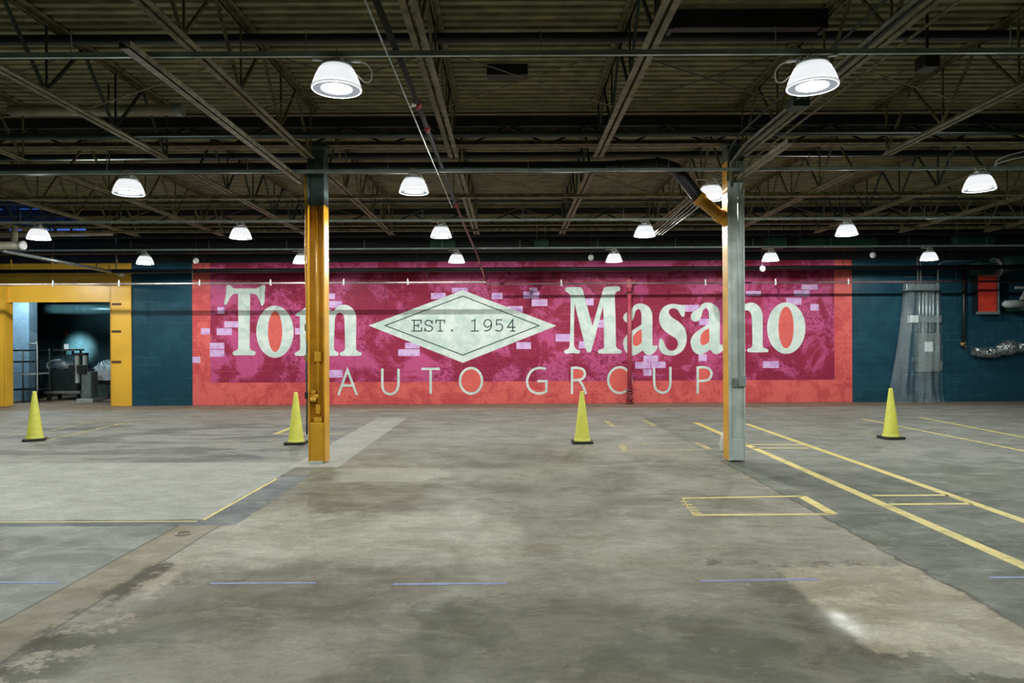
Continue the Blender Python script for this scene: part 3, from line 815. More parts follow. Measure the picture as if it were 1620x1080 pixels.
def open3(pts, k=5):
    P = [Vector(p) for p in pts]; out = []
    for i in range(len(P) - 1):
        a, b = P[i], P[i + 1]
        ta = (b - P[i - 1]) * .5 if i else (b - a) * .5
        tb = (P[i + 2] - a) * .5 if i < len(P) - 2 else (b - a) * .5
        for j in range(k):
            s = j / k
            out.append(a * (2 * s**3 - 3 * s**2 + 1) + ta * (s**3 - 2 * s**2 + s) + b * (-2 * s**3 + 3 * s**2) + tb * (s**3 - s**2))
    return out + [P[-1]]
def loop_cable(r, rz=0):
    """coiled spare cable of the far lamps instead of the arm"""
    o = RIM
    pts = [(.16, -.02, o + .16)] + [(.07 * math.cos(t) , -.03, o + .285 + .045 * math.sin(t)) for t in [x * .5 for x in range(0, 14)]] + [(-.22, 0, o + .31)]
    return MB().tube(pts, .007, 6).build('cable', CREAM, r, smooth=True)
ROWY = [5.92, 9.90, 13.84, 17.88]
LAMPX = [-9.36, -5.34, -1.35, 2.70, 6.72, 10.80]
def lamp_light(parent):
    ld = bpy.data.lights.new('lamp_light', 'POINT')
    ld.energy = LAMP_W; ld.color = (.96, 1.0, .96); ld.shadow_soft_size = .008
    return ld
ord6 = ['leftmost', 'second from left', 'third from left', 'third from right', 'second from right', 'rightmost']
proto = None; proto2 = None; ldat = lamp_light(None)
LAB = {(0, 2): 'large glowing high-bay lamp with horizontal arm and cable loop, nearest one at upper left',
       (0, 3): 'large glowing high-bay lamp nearest the camera at upper right, beside the conduit bundle',
       (1, 1): 'glowing high-bay lamp left of the yellow column, second row back', (1, 2): 'glowing high-bay lamp between the two columns, second row back',
       (1, 3): 'glowing high-bay lamp partly hidden behind the grey column and the drain pipe', (1, 4): 'glowing high-bay lamp at right edge, second row back',
       (2, 0): 'glowing high-bay lamp far left beside the beige pipes, third row back', (2, 1): 'glowing high-bay lamp just left of the yellow column, third row back',
       (2, 2): 'glowing high-bay lamp above the diamond emblem beside the sprinkler pipe, third row back', (2, 3): 'glowing high-bay lamp just left of the grey column, third row back',
       (2, 4): 'glowing high-bay lamp right of the grey column, third row back',
       (3, 0): 'small glowing high-bay lamp above the blue wall next to the portal', (3, 1): 'small glowing high-bay lamp half hidden behind the yellow column, nearest the mural',
       (3, 2): 'small glowing high-bay lamp above the diamond emblem, nearest the mural', (3, 3): 'small glowing high-bay lamp above the letter M of the mural',
       (3, 4): 'small glowing high-bay lamp above the last letters of the mural, right of the grey column', (3, 5): 'small glowing high-bay lamp above the plastic covered electrical panel'}
XFIX = {(1, 3): 3.12, (1, 4): 6.70, (0, 2): -1.46, (0, 3): 2.59, (1, 1): -5.41}
ROWZ = [3.905, 3.90, 3.875, 3.85]
for i, Y in enumerate(ROWY):
    for j, X in enumerate(LAMPX):
        X = XFIX.get((i, j), X); Y = 10.74 if (i, j) == (1, 3) else ROWY[i]; Z = 3.96 if (i, j) == (1, 3) else ROWZ[i]
        if (i, j) not in LAB:
            continue
        if proto is None:
            proto = lamp_proto(); proto['label'] = LAB[(i, j)]; proto.location = (X, Y, Z); r = proto
        elif i == 0:
            r = copy_tree(proto, (X, Y, Z), LAB[(i, j)], math.pi * .93)
        else:
            if proto2 is None:
                proto2 = r = copy_tree(proto, (X, Y, Z), LAB[(i, j)])
                for c in [c for c in bpy.data.objects if c.parent == r and c.name.split('.')[0] in ('cable', 'conduit_arm')]:
                    bpy.data.objects.remove(c)
                q = loop_cable(r); q.matrix_parent_inverse = Matrix.Translation((0, 0, -RIM))
            else:
                r = copy_tree(proto2, (X, Y, Z), LAB[(i, j)], random.uniform(-.15, .15))
        r['group'] = 'high-bay lamps hung in rows under the roof'
        lo = bpy.data.objects.new('lamp_light', ldat); COL.objects.link(lo); lo.location = (X, Y, Z + .020)
# the same lamp rows go on outside the frame
sd = bpy.data.lights.new('lamp_light', 'SPOT'); sd.energy = LAMP_W; sd.color = (.96, 1.0, .96); sd.shadow_soft_size = .03; sd.spot_size = math.radians(168); sd.spot_blend = .02
for Y, xs in ((5.92, (-9.36, -5.34, 6.72, 10.8)), (9.9, (-9.36, 10.8)), (13.84, (-13.4, 10.8)), (17.88, (-13.4,)), (1.95, (2.7,))):
    for X in xs:
        lo = bpy.data.objects.new('lamp_light', sd); COL.objects.link(lo); lo.location = (X, Y, RIM)
rownames = ['nearest the camera', 'over the columns', 'behind the columns', 'nearest the mural wall']
for i, Y in enumerate(ROWY):
    m = MB().span(-16.5, 16.5, Y - .02, Y + .02, 4.188, 4.192).span(-16.5, 16.5, Y - .02, Y - .016, 4.188, 4.23).span(-16.5, 16.5, Y + .016, Y + .02, 4.188, 4.23)
    s = thing('strut_channel', 'grey green strut rail carrying the lamp row ' + rownames[i], 'strut rail', (0, Y, 4.188))
    m.build('channel', M('strut green grey', (.34, .43, .39), .4, .2, .15, 5), s)
    for x in range(-16, 17, 2): MB().bar((x + .28, Y, 4.23), (x + .28, Y, 4.43), .008).build('hanger_rod', GALV, s)

# ------------------------------------------------------------------ roof steel
JX = [1.28 + 2.06 * k for k in range(-8, 8)]
def joist(label, X, y0, y1, k):
    r = thing('roof_joist', label, 'roof joist', (X, y0, 4.43), 'open web roof joists')
    b = MB()
    for s in (-1, 1):
        b.span(X + s * .045 - .028, X + s * .045 + .028, y0, y1, 4.405, 4.412)
        b.span(X + s * .020 - .004, X + s * .020 + .004, y0, y1, 4.405, 4.46)
    b.build('bottom_chord', STEEL, r)
    t = MB()
    for s in (-1, 1):
        t.span(X + s * .050 - .034, X + s * .050 + .034, y0 - .25, y1 + .25, 5.185, 5.193)
        t.span(X + s * .020 - .004, X + s * .020 + .004, y0 - .25, y1 + .25, 5.13, 5.193)
    t.build('top_chord', STEEL, r)
    w = MB(); n = int(round((y1 - y0) / .62)); n += n % 2
    for i in range(n):
        ya, yb = y0 + (y1 - y0) * i / n, y0 + (y1 - y0) * (i + 1) / n
        za, zb = (4.44, 5.15) if i % 2 == 0 else (5.15, 4.44)
        w.bar((X, ya, za), (X, yb, zb), .028)
        if i % 2 == 1: w.bar((X + .01, yb, 4.44), (X + .01, yb, 5.15), .02)
    w.build('web', STEELG if k % 3 == 0 else STEEL, r)
def place(k):
    if k == 1: return 'in line with the grey column'
    if k == -2: return 'in line with the yellow column'
    nm = ['first', 'second', 'third', 'fourth', 'fifth', 'sixth', 'seventh']
    if k == 0: return 'first left of the grey column line'
    if k == -1: return 'first right of the yellow column line'
    return nm[k - 2] + ' right of the grey column line' if k > 1 else nm[-3 - k] + ' left of the yellow column line'
for q, X in enumerate(JX):
    k = q - 8
    if -5.5 <= k <= 4.5:
        joist('near bay roof joist, ' + place(k), X, 2.2, 9.95, k)
    joist('far bay roof joist, ' + place(k), X, 10.9, 16.9, k)
for Y, lab, dk in ((10.42, 'dark steel roof girder spanning over the two columns', 1), (17.35, 'dark steel roof girder spanning the hall in front of the mural', 0)):
    r = thing('roof_girder', lab, 'roof girder', (0, Y, 4.7))
    MB().span(-16.8, 16.8, Y - .07, Y + .07, 4.985, 5.125).build('top_chord', STEELD, r)
    MB().span(-16.8, 16.8, Y - .10, Y - .012, 4.70, 4.712).span(-16.8, 16.8, Y + .012, Y + .10, 4.70, 4.712).span(-16.8, 16.8, Y - .02, Y - .012, 4.70, 4.78).build('bottom_chord', STEEL, r)
    w = MB(); n = 56
    for i in range(n):
        xa, xb = -16.8 + 33.6 * i / n, -16.8 + 33.6 * (i + 1) / n
        w.bar((xa, Y, 4.72 if i % 2 else 5.0), (xb, Y, 5.0 if i % 2 else 4.72), .03)
    w.build('web', STEELD, r)
# bridging: X braces between neighbouring joists, and straight angles under the chords
for Y, lab in ((8.0, 'row of crossed bridging bars between the near bay joists, above the nearest lamps'), (13.4, 'row of crossed bridging bars between the joists behind the columns'),
               (15.6, 'row of crossed bridging bars between the joists closest to the mural')):
    r = thing('cross_bracing', lab, 'bracing', (0, Y, 4.45))
    for q in range(len(JX) - 1):
        a, b = JX[q] + .03, JX[q + 1] - .03
        m = MB().bar((a, Y, 4.46), (b, Y, 5.12), .026, .006).bar((a, Y + .03, 5.12), (b, Y + .03, 4.46), .026, .006)
        m.build('brace', STEEL if q % 2 else STEELG, r)
for v, z, w, mat, lab in ((205, 4.97, .04, STEEL, 'thin tan bridging bar crossing just in front of the column girder'),
                          (309, 4.395, .07, STEEL, 'wide pale tan bar crossing under the joists right behind the columns'),
                          (318, 4.60, .04, STEELG, 'thin grey green bar crossing above the wide pale bar behind the columns'),
                          (363, 4.395, .06, STEEL, 'tan bar crossing under the joist ends before the mural'),
                          (372, 4.55, .05, STEELD, 'dark bar crossing above the joist ends before the mural')):
    b = unroll(810, v)[1]
    Y = (HC - z) * F / b
    tag(MB().span(-16.5, 16.5, Y - .012, Y, z - w / 2, z + w / 2).span(-16.5, 16.5, Y, Y + w, z - w / 2, z - w / 2 + .008).build('bridging_bar', mat), lab, 'steel bar')
for z, Y, r0, mat, lab in ((5.06, 7.55, .055, BLACK, 'black pipe crossing close under the deck at the top of the view'), (4.62, 9.55, .045, STEELG, 'grey green pipe crossing in front of the column girder'),
                           (5.05, 12.2, .06, BLACK, 'black pipe crossing close under the deck behind the columns')):
    tag(MB().tube([(-16.5, Y, z), (16.5, Y, z)], r0, 10).build('ceiling_pipe', mat, smooth=True), lab, 'pipe')
# level beams from the columns towards the camera
for X, ya, lab in ((LX - .20, 5.5, 'tan beam running from the yellow column head towards the camera'), (RX + .02, 8.2, 'short tan beam running from the grey column head towards the camera')):
    m = MB().span(X - .045, X + .045, ya, 10.15, 4.085, 4.095).span(X - .045, X - .037, ya, 10.15, 4.085, 4.15).span(X + .037, X + .045, ya, 10.15, 4.085, 4.15)
    tag(m.build('tie_beam', STEEL), lab, 'steel beam')
# dark beam along the top of the mural wall
tag(MB().span(-16.9, 16.9, 19.0, 19.3, 4.28, 4.31).span(-16.9, 16.9, 19.13, 19.17, 4.31, 4.52).span(-16.9, 16.9, 19.0, 19.3, 4.52, 4.55).build('wall_beam', STEELD), 'long dark beam running under the roof along the mural wall', 'steel beam')
for u0, u1, v0, v1, lab in ((1215, 1245, 375, 392, 'small green box hanging above the last letters of the mural'), (1265, 1390, 376, 391, 'long dark green duct section right of the grey column, near the mural'),
                            (1515, 1575, 372, 386, 'green box with pale end hanging at the upper right'), (680, 720, 378, 392, 'dark green box hanging behind the lamp above the emblem'),
                            (845, 868, 378, 391, 'small dark green box hanging right of the sprinkler pipe')):
    Y = 18.6; a, b = at(u0, v1, Y), at(u1, v0, Y)
    r = thing('ceiling_box', lab, 'box', (a.x, Y, a.z))
    MB().span(a.x, b.x, Y, Y + .3, a.z, b.z).build('casing', GREEN, r, bevel=.01)
    MB().bar((a.x + .08, Y + .15, b.z), (a.x + .08, Y + .15, 5.2), .012).bar((b.x - .08, Y + .15, b.z), (b.x - .08, Y + .15, 5.2), .012).build('hanger_rod', GALV, r)
# hanging black boxes near the camera
for u0, u1, v0, v1, Y, lab in ((770, 835, 97, 118, 8.6, 'flat black box hanging under the deck above the emblem'), (1464, 1488, 82, 105, 6.6, 'black box hanging on a rod at upper right')):
    a, b = at(u0, v1, Y), at(u1, v0, Y)
    r = thing('hanging_box', lab, 'box', (a.x, Y, a.z))
    MB().span(a.x, b.x, Y, Y + .18, a.z, b.z).build('casing', BLACK, r, bevel=.008)
    MB().bar(((a.x + b.x) / 2, Y + .09, b.z), ((a.x + b.x) / 2, Y + .09, 5.2), .02).build('hanger_rod', BLACK, r)
a, b = at(1062, 44, 7.2), at(1306, 22, 7.2)
r = thing('black_duct', 'black rectangular duct under the deck between the near joists at upper right', 'duct', (a.x, 7.2, a.z))
MB().span(a.x, b.x, 7.2, 7.32, a.z, 5.18).build('casing', BLACK, r, bevel=.01)
for x in (a.x, b.x): MB().span(x - .03, x + .02, 7.18, 7.34, a.z - .02, 5.195).build('flange', BLACK, r)
a = at(160, 174, 9.2); b = at(285, 174, 9.2)
r = thing('ceiling_tube', 'tan cylinder duct with open end hanging left of the near bay joists', 'duct', a)
MB().tube([a + Vector((-1.2, 0, 0)), b], .07, 16).build('tube', BEIGE, r, smooth=True)
MB().tube([b + Vector((-.06, 0, 0)), b + Vector((.04, 0, 0))], .082, 16).build('collar', GREY, r, smooth=True)
MB().bar(a + Vector((.1, 0, .07)), (a.x + .1, a.y, 5.2), .015).build('hanger_rod', STEELD, r)

# drain pipe that runs across in front of the columns and down behind the grey one
DY = 10.57; EY = 10.30
dz = at(900, 264.5, DY).z
r = thing('drain_pipe', 'black roof drain pipe that bends down and turns yellow at the grey column', 'pipe', (0, DY, dz))
e0, e1, e2 = at(1045, 264, 10.42), at(1106, 314, EY), at(1152, 352, EY)
kx = e0.x
MB().tube([(-16.5, DY, dz), (kx - .8, DY, dz)], .088, 16).build('run', BLACK, r, smooth=True)
el = [Vector((kx - .8, DY, dz)), Vector((kx - .5, DY - .05, dz))] + open3([Vector((kx - .2, 10.46, dz)), Vector((kx, 10.40, dz - .01)), Vector((kx + .14, 10.36, dz - .06)), Vector((kx + .24, 10.33, dz - .14)), e1])
MB().tube(el, .092, 16).build('elbow', BLACK, r, smooth=True)
for x, y in ((kx - .62, DY - .03), (kx - .05, 10.415)):
    MB().tube([(x - .03, y + .005, dz), (x + .03, y - .005, dz)], .104, 16).build('coupling', BLACK, r, smooth=True)
d = (e2 - e1).normalized()
MB().tube([e1 - d * .02, e2, e2 + d * .08, (RX, EY, e2.z - .25), (RX, EY, 2.2), (RX, EY, .02)], [.088, .088, .088, .085, .085, .085], 16).build('yellow_section', YEL, r, smooth=True)
MB().tube([e1 - d * .03, e1 + d * .05], .105, 16).build('coupling', YEL, r, smooth=True)
c = e1 + (e2 - e1) * .72
MB().tube([c - d * .04, c + d * .04], .105, 16).build('coupling', YEL, r, smooth=True)
# sprinkler main with red fittings
SX = -.95
r = thing('sprinkler_main', 'dark sprinkler main with red fittings running from overhead down to the mural wall', 'pipe', (SX, 3, 4.2))
MB().tube([(SX - .06, 1.5, 4.28), (SX, 6.9, 4.262), (SX, 12.6, 4.262)], .028, 12).build('run', M('matt black pipe', (.012, .012, .012), .85, 0, .1, 5), r, smooth=True)
MB().tube([(SX - .075, 3.5, 4.20), (SX - .06, 12.4, 4.18)], .008, 8).build('conduit', GALV, r, smooth=True)
pend = at(769, 445, 18.8)
MB().tube([(SX, 12.5, 4.262), (SX, 13.95, 4.255), at(753, 398, 18.0), at(765, 432, 18.7), (pend.x, 18.8, pend.z)], .024, 12).build('drop', M('dull dark red pipe', (.16, .05, .05), .45), r, smooth=True)
for Y, zz in ((7.3, 4.262), (8.1, 4.262), (12.5, 4.262)):
    MB().tube([(SX, Y - .05, zz), (SX, Y + .05, zz)], .036, 12).tube([(SX, Y, zz), (SX, Y, zz - .06)], .014, 8).build('red_fitting', RED, r, smooth=True)
MB().tube([(SX - .06, 7.15, 4.20), (SX - .03, 7.25, 4.24)], .025, 8).build('white_tag', WHITE, r)
for Y in (5, 9.0, 12): MB().bar((SX, Y, 4.24), (SX, Y, 5.19), .01).build('hanger_rod', STEELD, r)
# branch pipes across the mural wall
def branch(name, lab, xa, xb, Y, z, heads, mat):
    r = thing(name, lab, 'pipe', (xa, Y, z))
    MB().tube([(xa, Y, z), (xb, Y, z)], .026, 10).build('run', mat, r, smooth=True)
    for u in heads:
        x = at(u, 447, Y).x
        MB().tube([(x, Y, z - .07), (x, Y, z - .03), (x, Y, z + .05), (x, Y, z + .11)], [.012, .03, .024, .012], 8).build('sprinkler_head', WHITE, r, smooth=True)
    n = max(3, int((xb - xa) / 3))
    for i in range(n):
        x = xa + (xb - xa) * (i + .5) / n
        MB().bar((x, Y, z + .02), (x, Y, 5.19), .008).build('hanger_rod', STEELD, r)
zl_ = at(600, 447, 18.8).z
branch('branch_pipe', 'thin sprinkler branch pipe crossing above the first half of the lettering', -16.5, pend.x, 18.8, zl_, (84, 188, 316, 428, 544, 645), M('branch pipe pale', (.42, .36, .34), .3, .4))
zr_ = at(1100, 447.5, 19.35).z
branch('branch_pipe', 'thin sprinkler branch pipe crossing above the second half of the lettering', at(770, 447, 19.35).x, 14.3, 19.35, zr_, (888, 1116, 1227, 1342), M('branch pipe dark', (.16, .09, .09), .4, .2))
# red riser on the mural
rx, _ = wp(994, 540)
r = thing('fire_riser', 'vertical pipe painted like the mural, right of the letter M', 'pipe', (rx, WY - .20, 0))
MB().tube([(rx, WY - .20, .42), (rx, WY - .20, 3.7)], .065, 14).build('pipe', REDPIPE, r, smooth=True)
zb = wp(994, 445)[1]
MB().tube([(rx, WY - .20, zb - .22), (rx, WY - .20, zb + .04)], .095, 14).tube([(rx - .10, WY - .20, zb - .03), (rx + .18, WY - .20, zb - .03)], .05, 12).tube([(rx, WY - .20, zb - .40), (rx, WY - .20, zb - .33)], .10, 14).build('tee', PINKPIPE, r, smooth=True)
fb = MB().tube([(rx, WY - .20, 0), (rx, WY - .20, .42)], .07, 14)
for z in (.02, .12, .30, .38): fb.tube([(rx, WY - .20, z), (rx, WY - .20, z + .035)], .11, 14)
fb.tube([(rx, WY - .20, .22), (rx, WY - .36, .22)], .055, 12)
fb.build('valve', M('dark red valve', (.22, .03, .035), .4), r, smooth=True)
# conduits on the column joist at right
r = thing('conduit_bundle', 'bundle of thin grey conduits running along the joist to the grey column head', 'conduits', (RX, 3, 4.3))
for i, (dx, z, mt) in enumerate(((-.20, 4.36, PALEC), (-.16, 4.38, PALEC), (-.12, 4.37, STEELG), (-.26, 4.50, STEELG), (.16, 4.36, STEEL))):
    MB().tube([(RX + dx, 1.5, z), (RX + dx, 9.2, z), (RX + dx * .7, 9.9, z - .04), (RX + dx * .5, 10.13, z - .25 - .05 * i)], .014, 8).build('conduit', mt, r, smooth=True)
MB().span(RX - .24, RX - .06, 7.5, 7.7, 4.29, 4.40).build('pull_box', STEELG, r, bevel=.008)
r = thing('conduit_bundle', 'thin pale conduits sloping from behind the grey column to the lamp left of it', 'conduits', (RX, 11, 4.3))
for i in range(4):
    a, b = at(1150, 262 + 9 * i, 10.7), at(1032 + 5 * i, 371, 13.7)
    MB().tube([a, (a + b) / 2 + Vector((0, 0, -.03)), b], .012, 6).build('conduit', PALEC, r, smooth=True)
r = thing('conduit_bundle', 'pale conduits leading off to the right from the lamp at the right edge', 'conduits', (6.9, 9.9, 4.2))
for i in range(2):
    a = at(1566, 276 - 2 * i, 9.9)
    MB().tube(open3([a, a + Vector((.06, 0, .10)), a + Vector((.15, -.2, .16 + .05 * i)), a + Vector((.9, -1.0, .2 + .06 * i))]), .010, 6).build('conduit', GALV, r, smooth=True)

# small round sensors near the mural
for u, v, lab in ((310, 412, 'small round white sensor above the left end of the mural'), (516, 411, 'small round white sensor peeking out right of the yellow column'),
                  (935, 407, 'small round white sensor above the letter M'), (1206, 425, 'small pale sensor on a bracket just right of the grey column'), (1381, 403, 'small round white sensor above the blue wall right of the mural')):
    Y = 18.3; p = at(u, v, Y)
    r = thing('ceiling_sensor', lab, 'sensor', p, 'round sensors near the mural')
    MB().lathe([(.001, -.085), (.05, -.07), (.075, -.02), (.075, .02), (.05, .06), (.02, .07)], p, 16).build('dome', WHITE, r, smooth=True)
    MB().tube([(p.x, p.y, p.z + .06), (p.x, p.y, 5.2)], .012, 6).build('stem', STEELD, r)

# ------------------------------------------------------------------ left side pipes
Y = 16.6
a, b = at(-40, 372, Y), at(178, 368.5, Y)
tag(MB().tube([a, b], .062, 14).build('beige_pipe', BEIGE, smooth=True), 'beige horizontal pipe at far left behind a lamp', 'pipe')
Y = 15.4
a = at(23, 352, Y); c = at(23, 386, Y); b = at(36, 388, Y)
r = thing('vent_pipe', 'beige pipe with upright stub and round white end at the far left edge', 'pipe', c)
MB().tube([c + Vector((-2.4, 0, -.02)), b], .088, 16).build('run', BEIGE, r, smooth=True)
MB().tube([(c.x, Y, c.z), (c.x, Y, 4.40)], .065, 14).build('stub', BEIGE, r, smooth=True)
MB().tube([b + Vector((-.05, 0, 0)), b + Vector((.03, 0, 0))], .10, 16).build('end_cap', WHITE, r, smooth=True)
a, b = at(3, 396, 15.6), at(193, 433, 20.0)
r = thing('sloping_pipe', 'long thin grey pipe running back to the yellow portal at upper left', 'pipe', b)
MB().tube([a, b], .045, 12).build('run', GALV, r, smooth=True)
MB().tube([b + Vector((-.02, -.15, 0)), b + Vector((.02, .06, 0))], .075, 12).build('end_cap', WHITE, r, smooth=True)
h = b + (a - b) * .06
MB().bar(h, (h.x, h.y, 5.2), .03).build('hanger_rod', GALV, r)
a = at(100, 429.5, 19.55)
r = thing('dark_pipe', 'thick black pipe crossing the whole wall just above the thin branch pipes', 'pipe', a)
MB().tube([(-16.5, 19.55, a.z), (16.5, 19.55, a.z)], .062, 12).build('run', BLACK, r, smooth=True)
for x in range(-15, 17, 3): MB().bar((x + .4, 19.55, a.z + .05), (x + .4, 19.55, 5.19), .014).build('hanger_rod', STEELD, r)

# ------------------------------------------------------------------ right side: electrical panel and its plastic cover
PY = WY - .22
def pb(m, u0, v0, u1, v1, y0=PY, y1=WY - .004):
    a, b = at(u0, v1, y0), at(u1, v0, y0)
    return m.span(a.x, b.x, y0, y1, a.z, b.z)
r = thing('electrical_panel', 'grey electrical panel with six conduits and wire trough on the blue wall', 'electrical panel', (at(1472, 560, PY).x, WY, 1.0))
pb(MB(), 1454, 527, 1488, 588).build('cabinet', M('grey speckled panel', (.24, .26, .25), .45, .3, .2, 25), r, bevel=.01)
pb(MB(), 1456.5, 529.5, 1485, 585.5, PY - .015, PY).build('door', M('grey speckled panel'), r, bevel=.004)
pb(MB(), 1463, 540.5, 1476, 556, PY - .02, PY - .012).build('notice', WHITE, r)
pb(MB(), 1434, 449, 1487, 460.5).build('trough', GALV, r, bevel=.008)
for u in (1454.5, 1460, 1465.5, 1471, 1476.5, 1483.5):
    a, b = at(u, 527, WY - .14), at(u, 460, WY - .14)
    MB().tube([a, b], .032, 10).build('conduit', GALV, r, smooth=True)
pb(MB(), 1453, 499, 1490, 510, WY - .19, WY - .05).build('clamp_rail', GALV, r, bevel=.004)
pb(MB(), 1440, 498.5, 1454, 510, WY - .19, WY - .05).build('side_box', WHITE, r, bevel=.006)
pb(MB(), 1448, 566, 1454, 572, WY - .19, WY - .004).build('side_box', GALV, r, bevel=.004)
pb(MB(), 1488, 571, 1491, 585, WY - .19, WY - .004).build('side_box', GALV, r, bevel=.004)
for u, v in ((1452, 405), (1456.5, 405)):
    MB().tube([at(u, 449, WY - .1), at(u, v, WY - .1)], .028, 10).build('riser', GALV, r, smooth=True)
cpts = [at(1484, 449, WY - .1), at(1484, 425, WY - .1), at(1486, 418, WY - .1), at(1492, 414, WY - .1), at(1500, 413, WY - .1), at(1560, 412.5, WY - .1)]
MB().tube(cpts, .028, 10).build('riser', GALV, r, smooth=True)
pb(MB(), 1430, 437, 1478, 438.2, WY - .04, WY - .01).build('surface_conduit', GALV, r)
# plastic drape: hung from the trough, flared to the floor
def drape():
    nx, nz = 44, 60; vs = []; fs = []
    xt0, xt1 = at(1431, 448, PY).x, at(1490, 448, PY).x
    xb0, xb1 = at(1414, 636, 19.7).x, at(1500, 636, 19.7).x
    zt_ = at(1460, 447, PY).z
    rnd = random.Random(4)
    ph = [rnd.uniform(0, 6.28) for _ in range(8)]
    for j in range(nz + 1):
        t = j / nz
        z = zt_ * (1 - t) + .012 * t
        fl_ = t ** 1.3
        xa, xb = xt0 + (xb0 - xt0) * fl_, xt1 + (xb1 - xt1) * fl_
        for i in range(nx + 1):
            s = i / nx
            x = xa + (xb - xa) * s
            yb = PY - .06 - .30 * t
            side = max(0, abs(s - .5) * 2 - .75) * 4
            y = yb + side * (.10 + .18 * t)
            y += (.02 + .06 * t) * math.sin(14 * s + ph[0] + 1.2 * math.sin(2.2 * t + ph[1])) + .02 * math.sin(37 * s + ph[2] + 3 * t)
            if t > .86:
                k = (t - .86) / .14
                y -= .10 * k * abs(math.sin(9 * s + ph[3])) + .05 * k
                y += .035 * k * math.sin(60 * s + 25 * t + ph[4])
                z += .03 * k * math.sin(45 * s + 18 * t) * (1 - k)
            vs.append((x, y, max(z, .008)))
    for j in range(nz):
        for i in range(nx):
            a = j * (nx + 1) + i
            fs.append((a, a + 1, a + nx + 2, a + nx + 1))
    return MB().add(vs, fs)
tag(drape().build('plastic_sheet', PLASTIC, smooth=True), 'clear plastic sheet draped over the electrical panel down to the floor', 'plastic sheet')
# dark standpipe with brass valve
x = at(1525, 500, WY - .12).x
r = thing('standpipe', 'dark vertical pipe with brass hose valve on the blue wall right of the panel', 'pipe', (x, WY - .12, 1.6))
z0, z1 = at(1525, 550, WY - .12).z, at(1525, 420, WY - .12).z
MB().tube([(x, WY - .12, z0), (x, WY - .12, z1)], .05, 12).tube([(x, WY - .12, z1), (x, WY, z1)], .05, 12).tube([(x, WY - .12, z0 + .3), (x, WY, z0 + .3)], .03, 8).build('pipe', BLACK, r, smooth=True)
p = at(1523, 545, WY - .16)
MB().tube([p + Vector((-.06, 0, .03)), p + Vector((.02, 0, 0)), p + Vector((.10, -.02, -.08))], [.05, .045, .03], 10).tube([p + Vector((-.01, -.02, .03)), p + Vector((-.01, -.12, .05))], .03, 8).build('valve', BRASS, r, smooth=True)
# silver wrapped pipe
p0 = at(1540, 555, WY - .2)
pts = [at(u, v, WY - .27) for u, v in ((1540, 555), (1550, 557), (1562, 558), (1574, 557), (1583, 553), (1592, 551), (1601, 550), (1608, 551), (1616, 549))]
rr = [.12, .14, .15, .155, .17, .22, .21, .12, .17]
m = MB().tube(open3(pts, 6), [rr[int(i / 6)] * (1 - (i % 6) / 6) + rr[min(int(i / 6) + 1, 8)] * (i % 6) / 6 for i in range(49)], 18)
rn = random.Random(5)
m.v = [(x + rn.uniform(-.014, .014), y + rn.uniform(-.014, .014), z + rn.uniform(-.014, .014)) for x, y, z in m.v]
r = thing('wrapped_pipe', 'crinkled silver wrapped pipe lump on the blue wall at the right edge', 'wrapped pipe', p0)
m.build('wrap', FOIL, r)
for u in (1546, 1604):
    q = at(u, 554, WY - .22)
    MB().span(q.x - .03, q.x + .03, WY - .27, WY - .002, q.z - .03, q.z + .03).build('bracket', GREY, r)
# red panel box
a, b = at(1549, 496, WY - .30), at(1579, 437, WY - .30)
r = thing('red_wall_box', 'orange red rectangular panel with silver frame hung high at right', 'wall box', (a.x, WY - .30, a.z))
MB().span(a.x, b.x - .04, WY - .30, WY - .27, a.z + .06, b.z).build('face', REDPANEL, r)
f_ = MB().span(a.x - .06, b.x + .03, WY - .33, WY - .25, a.z - .02, a.z + .06).span(b.x - .01, b.x + .025, WY - .32, WY - .25, a.z, b.z + .02).span(a.x - .03, b.x + .03, WY - .32, WY - .25, b.z, b.z + .03)
f_.build('frame', GALV, r)
MB().span(a.x, b.x - .05, WY - .27, WY - .003, a.z + .05, b.z).build('casing', BLACK, r)
# green duct above it
a, b = at(1549, 436, WY - .7), at(1575, 414, WY - .7)
r = thing('green_duct', 'dark green round duct with square end above the red panel', 'duct', (a.x, WY - .7, a.z))
MB().span(a.x, b.x, WY - .7, WY - .25, a.z + .03, b.z).build('end_box', GREEN, r, bevel=.02)
q = at(1576, 423, WY - .5)
MB().tube([q + Vector((-.03, 0, 0)), q + Vector((.5, 0, .12)), q + Vector((1.5, -.2, .22)), q + Vector((2.6, -.3, .25))], .24, 18).build('tube', GREEN, r, smooth=True)
MB().tube([q + Vector((-.04, 0, 0)), q + Vector((.05, 0, .015))], .27, 18).build('collar', GALV, r, smooth=True)
MB().bar(q + Vector((.6, 0, .3)), (q.x + .6, q.y, 5.2), .02).bar((a.x + .2, WY - .5, b.z), (a.x + .2, WY - .5, 5.2), .02).build('hanger_rod', STEELD, r)
# grey unit at right edge
q = at(1590, 481, WY - .8)
r = thing('grey_blower', 'pale grey blower with round nozzle reaching in from the right edge', 'blower', q)
MB().tube([q + Vector((-.06, 0, 0)), q, q + Vector((.55, 0, .02))], [.05, .10, .12], 16).build('nozzle', GREY, r, smooth=True)
MB().span(q.x + .5, q.x + 1.2, WY - .95, WY - .003, q.z - .18, q.z + .10).build('housing', GREEN, r, bevel=.03)
MB().bar(q + Vector((.42, 0, .05)), q + Vector((.62, 0, .42)), .07).bar(q + Vector((.3, 0, .46)), q + Vector((1.2, 0, .46)), .07).bar(q + Vector((.9, 0, .46)), (q.x + .9, q.y, 5.18), .03).build('bracket', GREY, r)

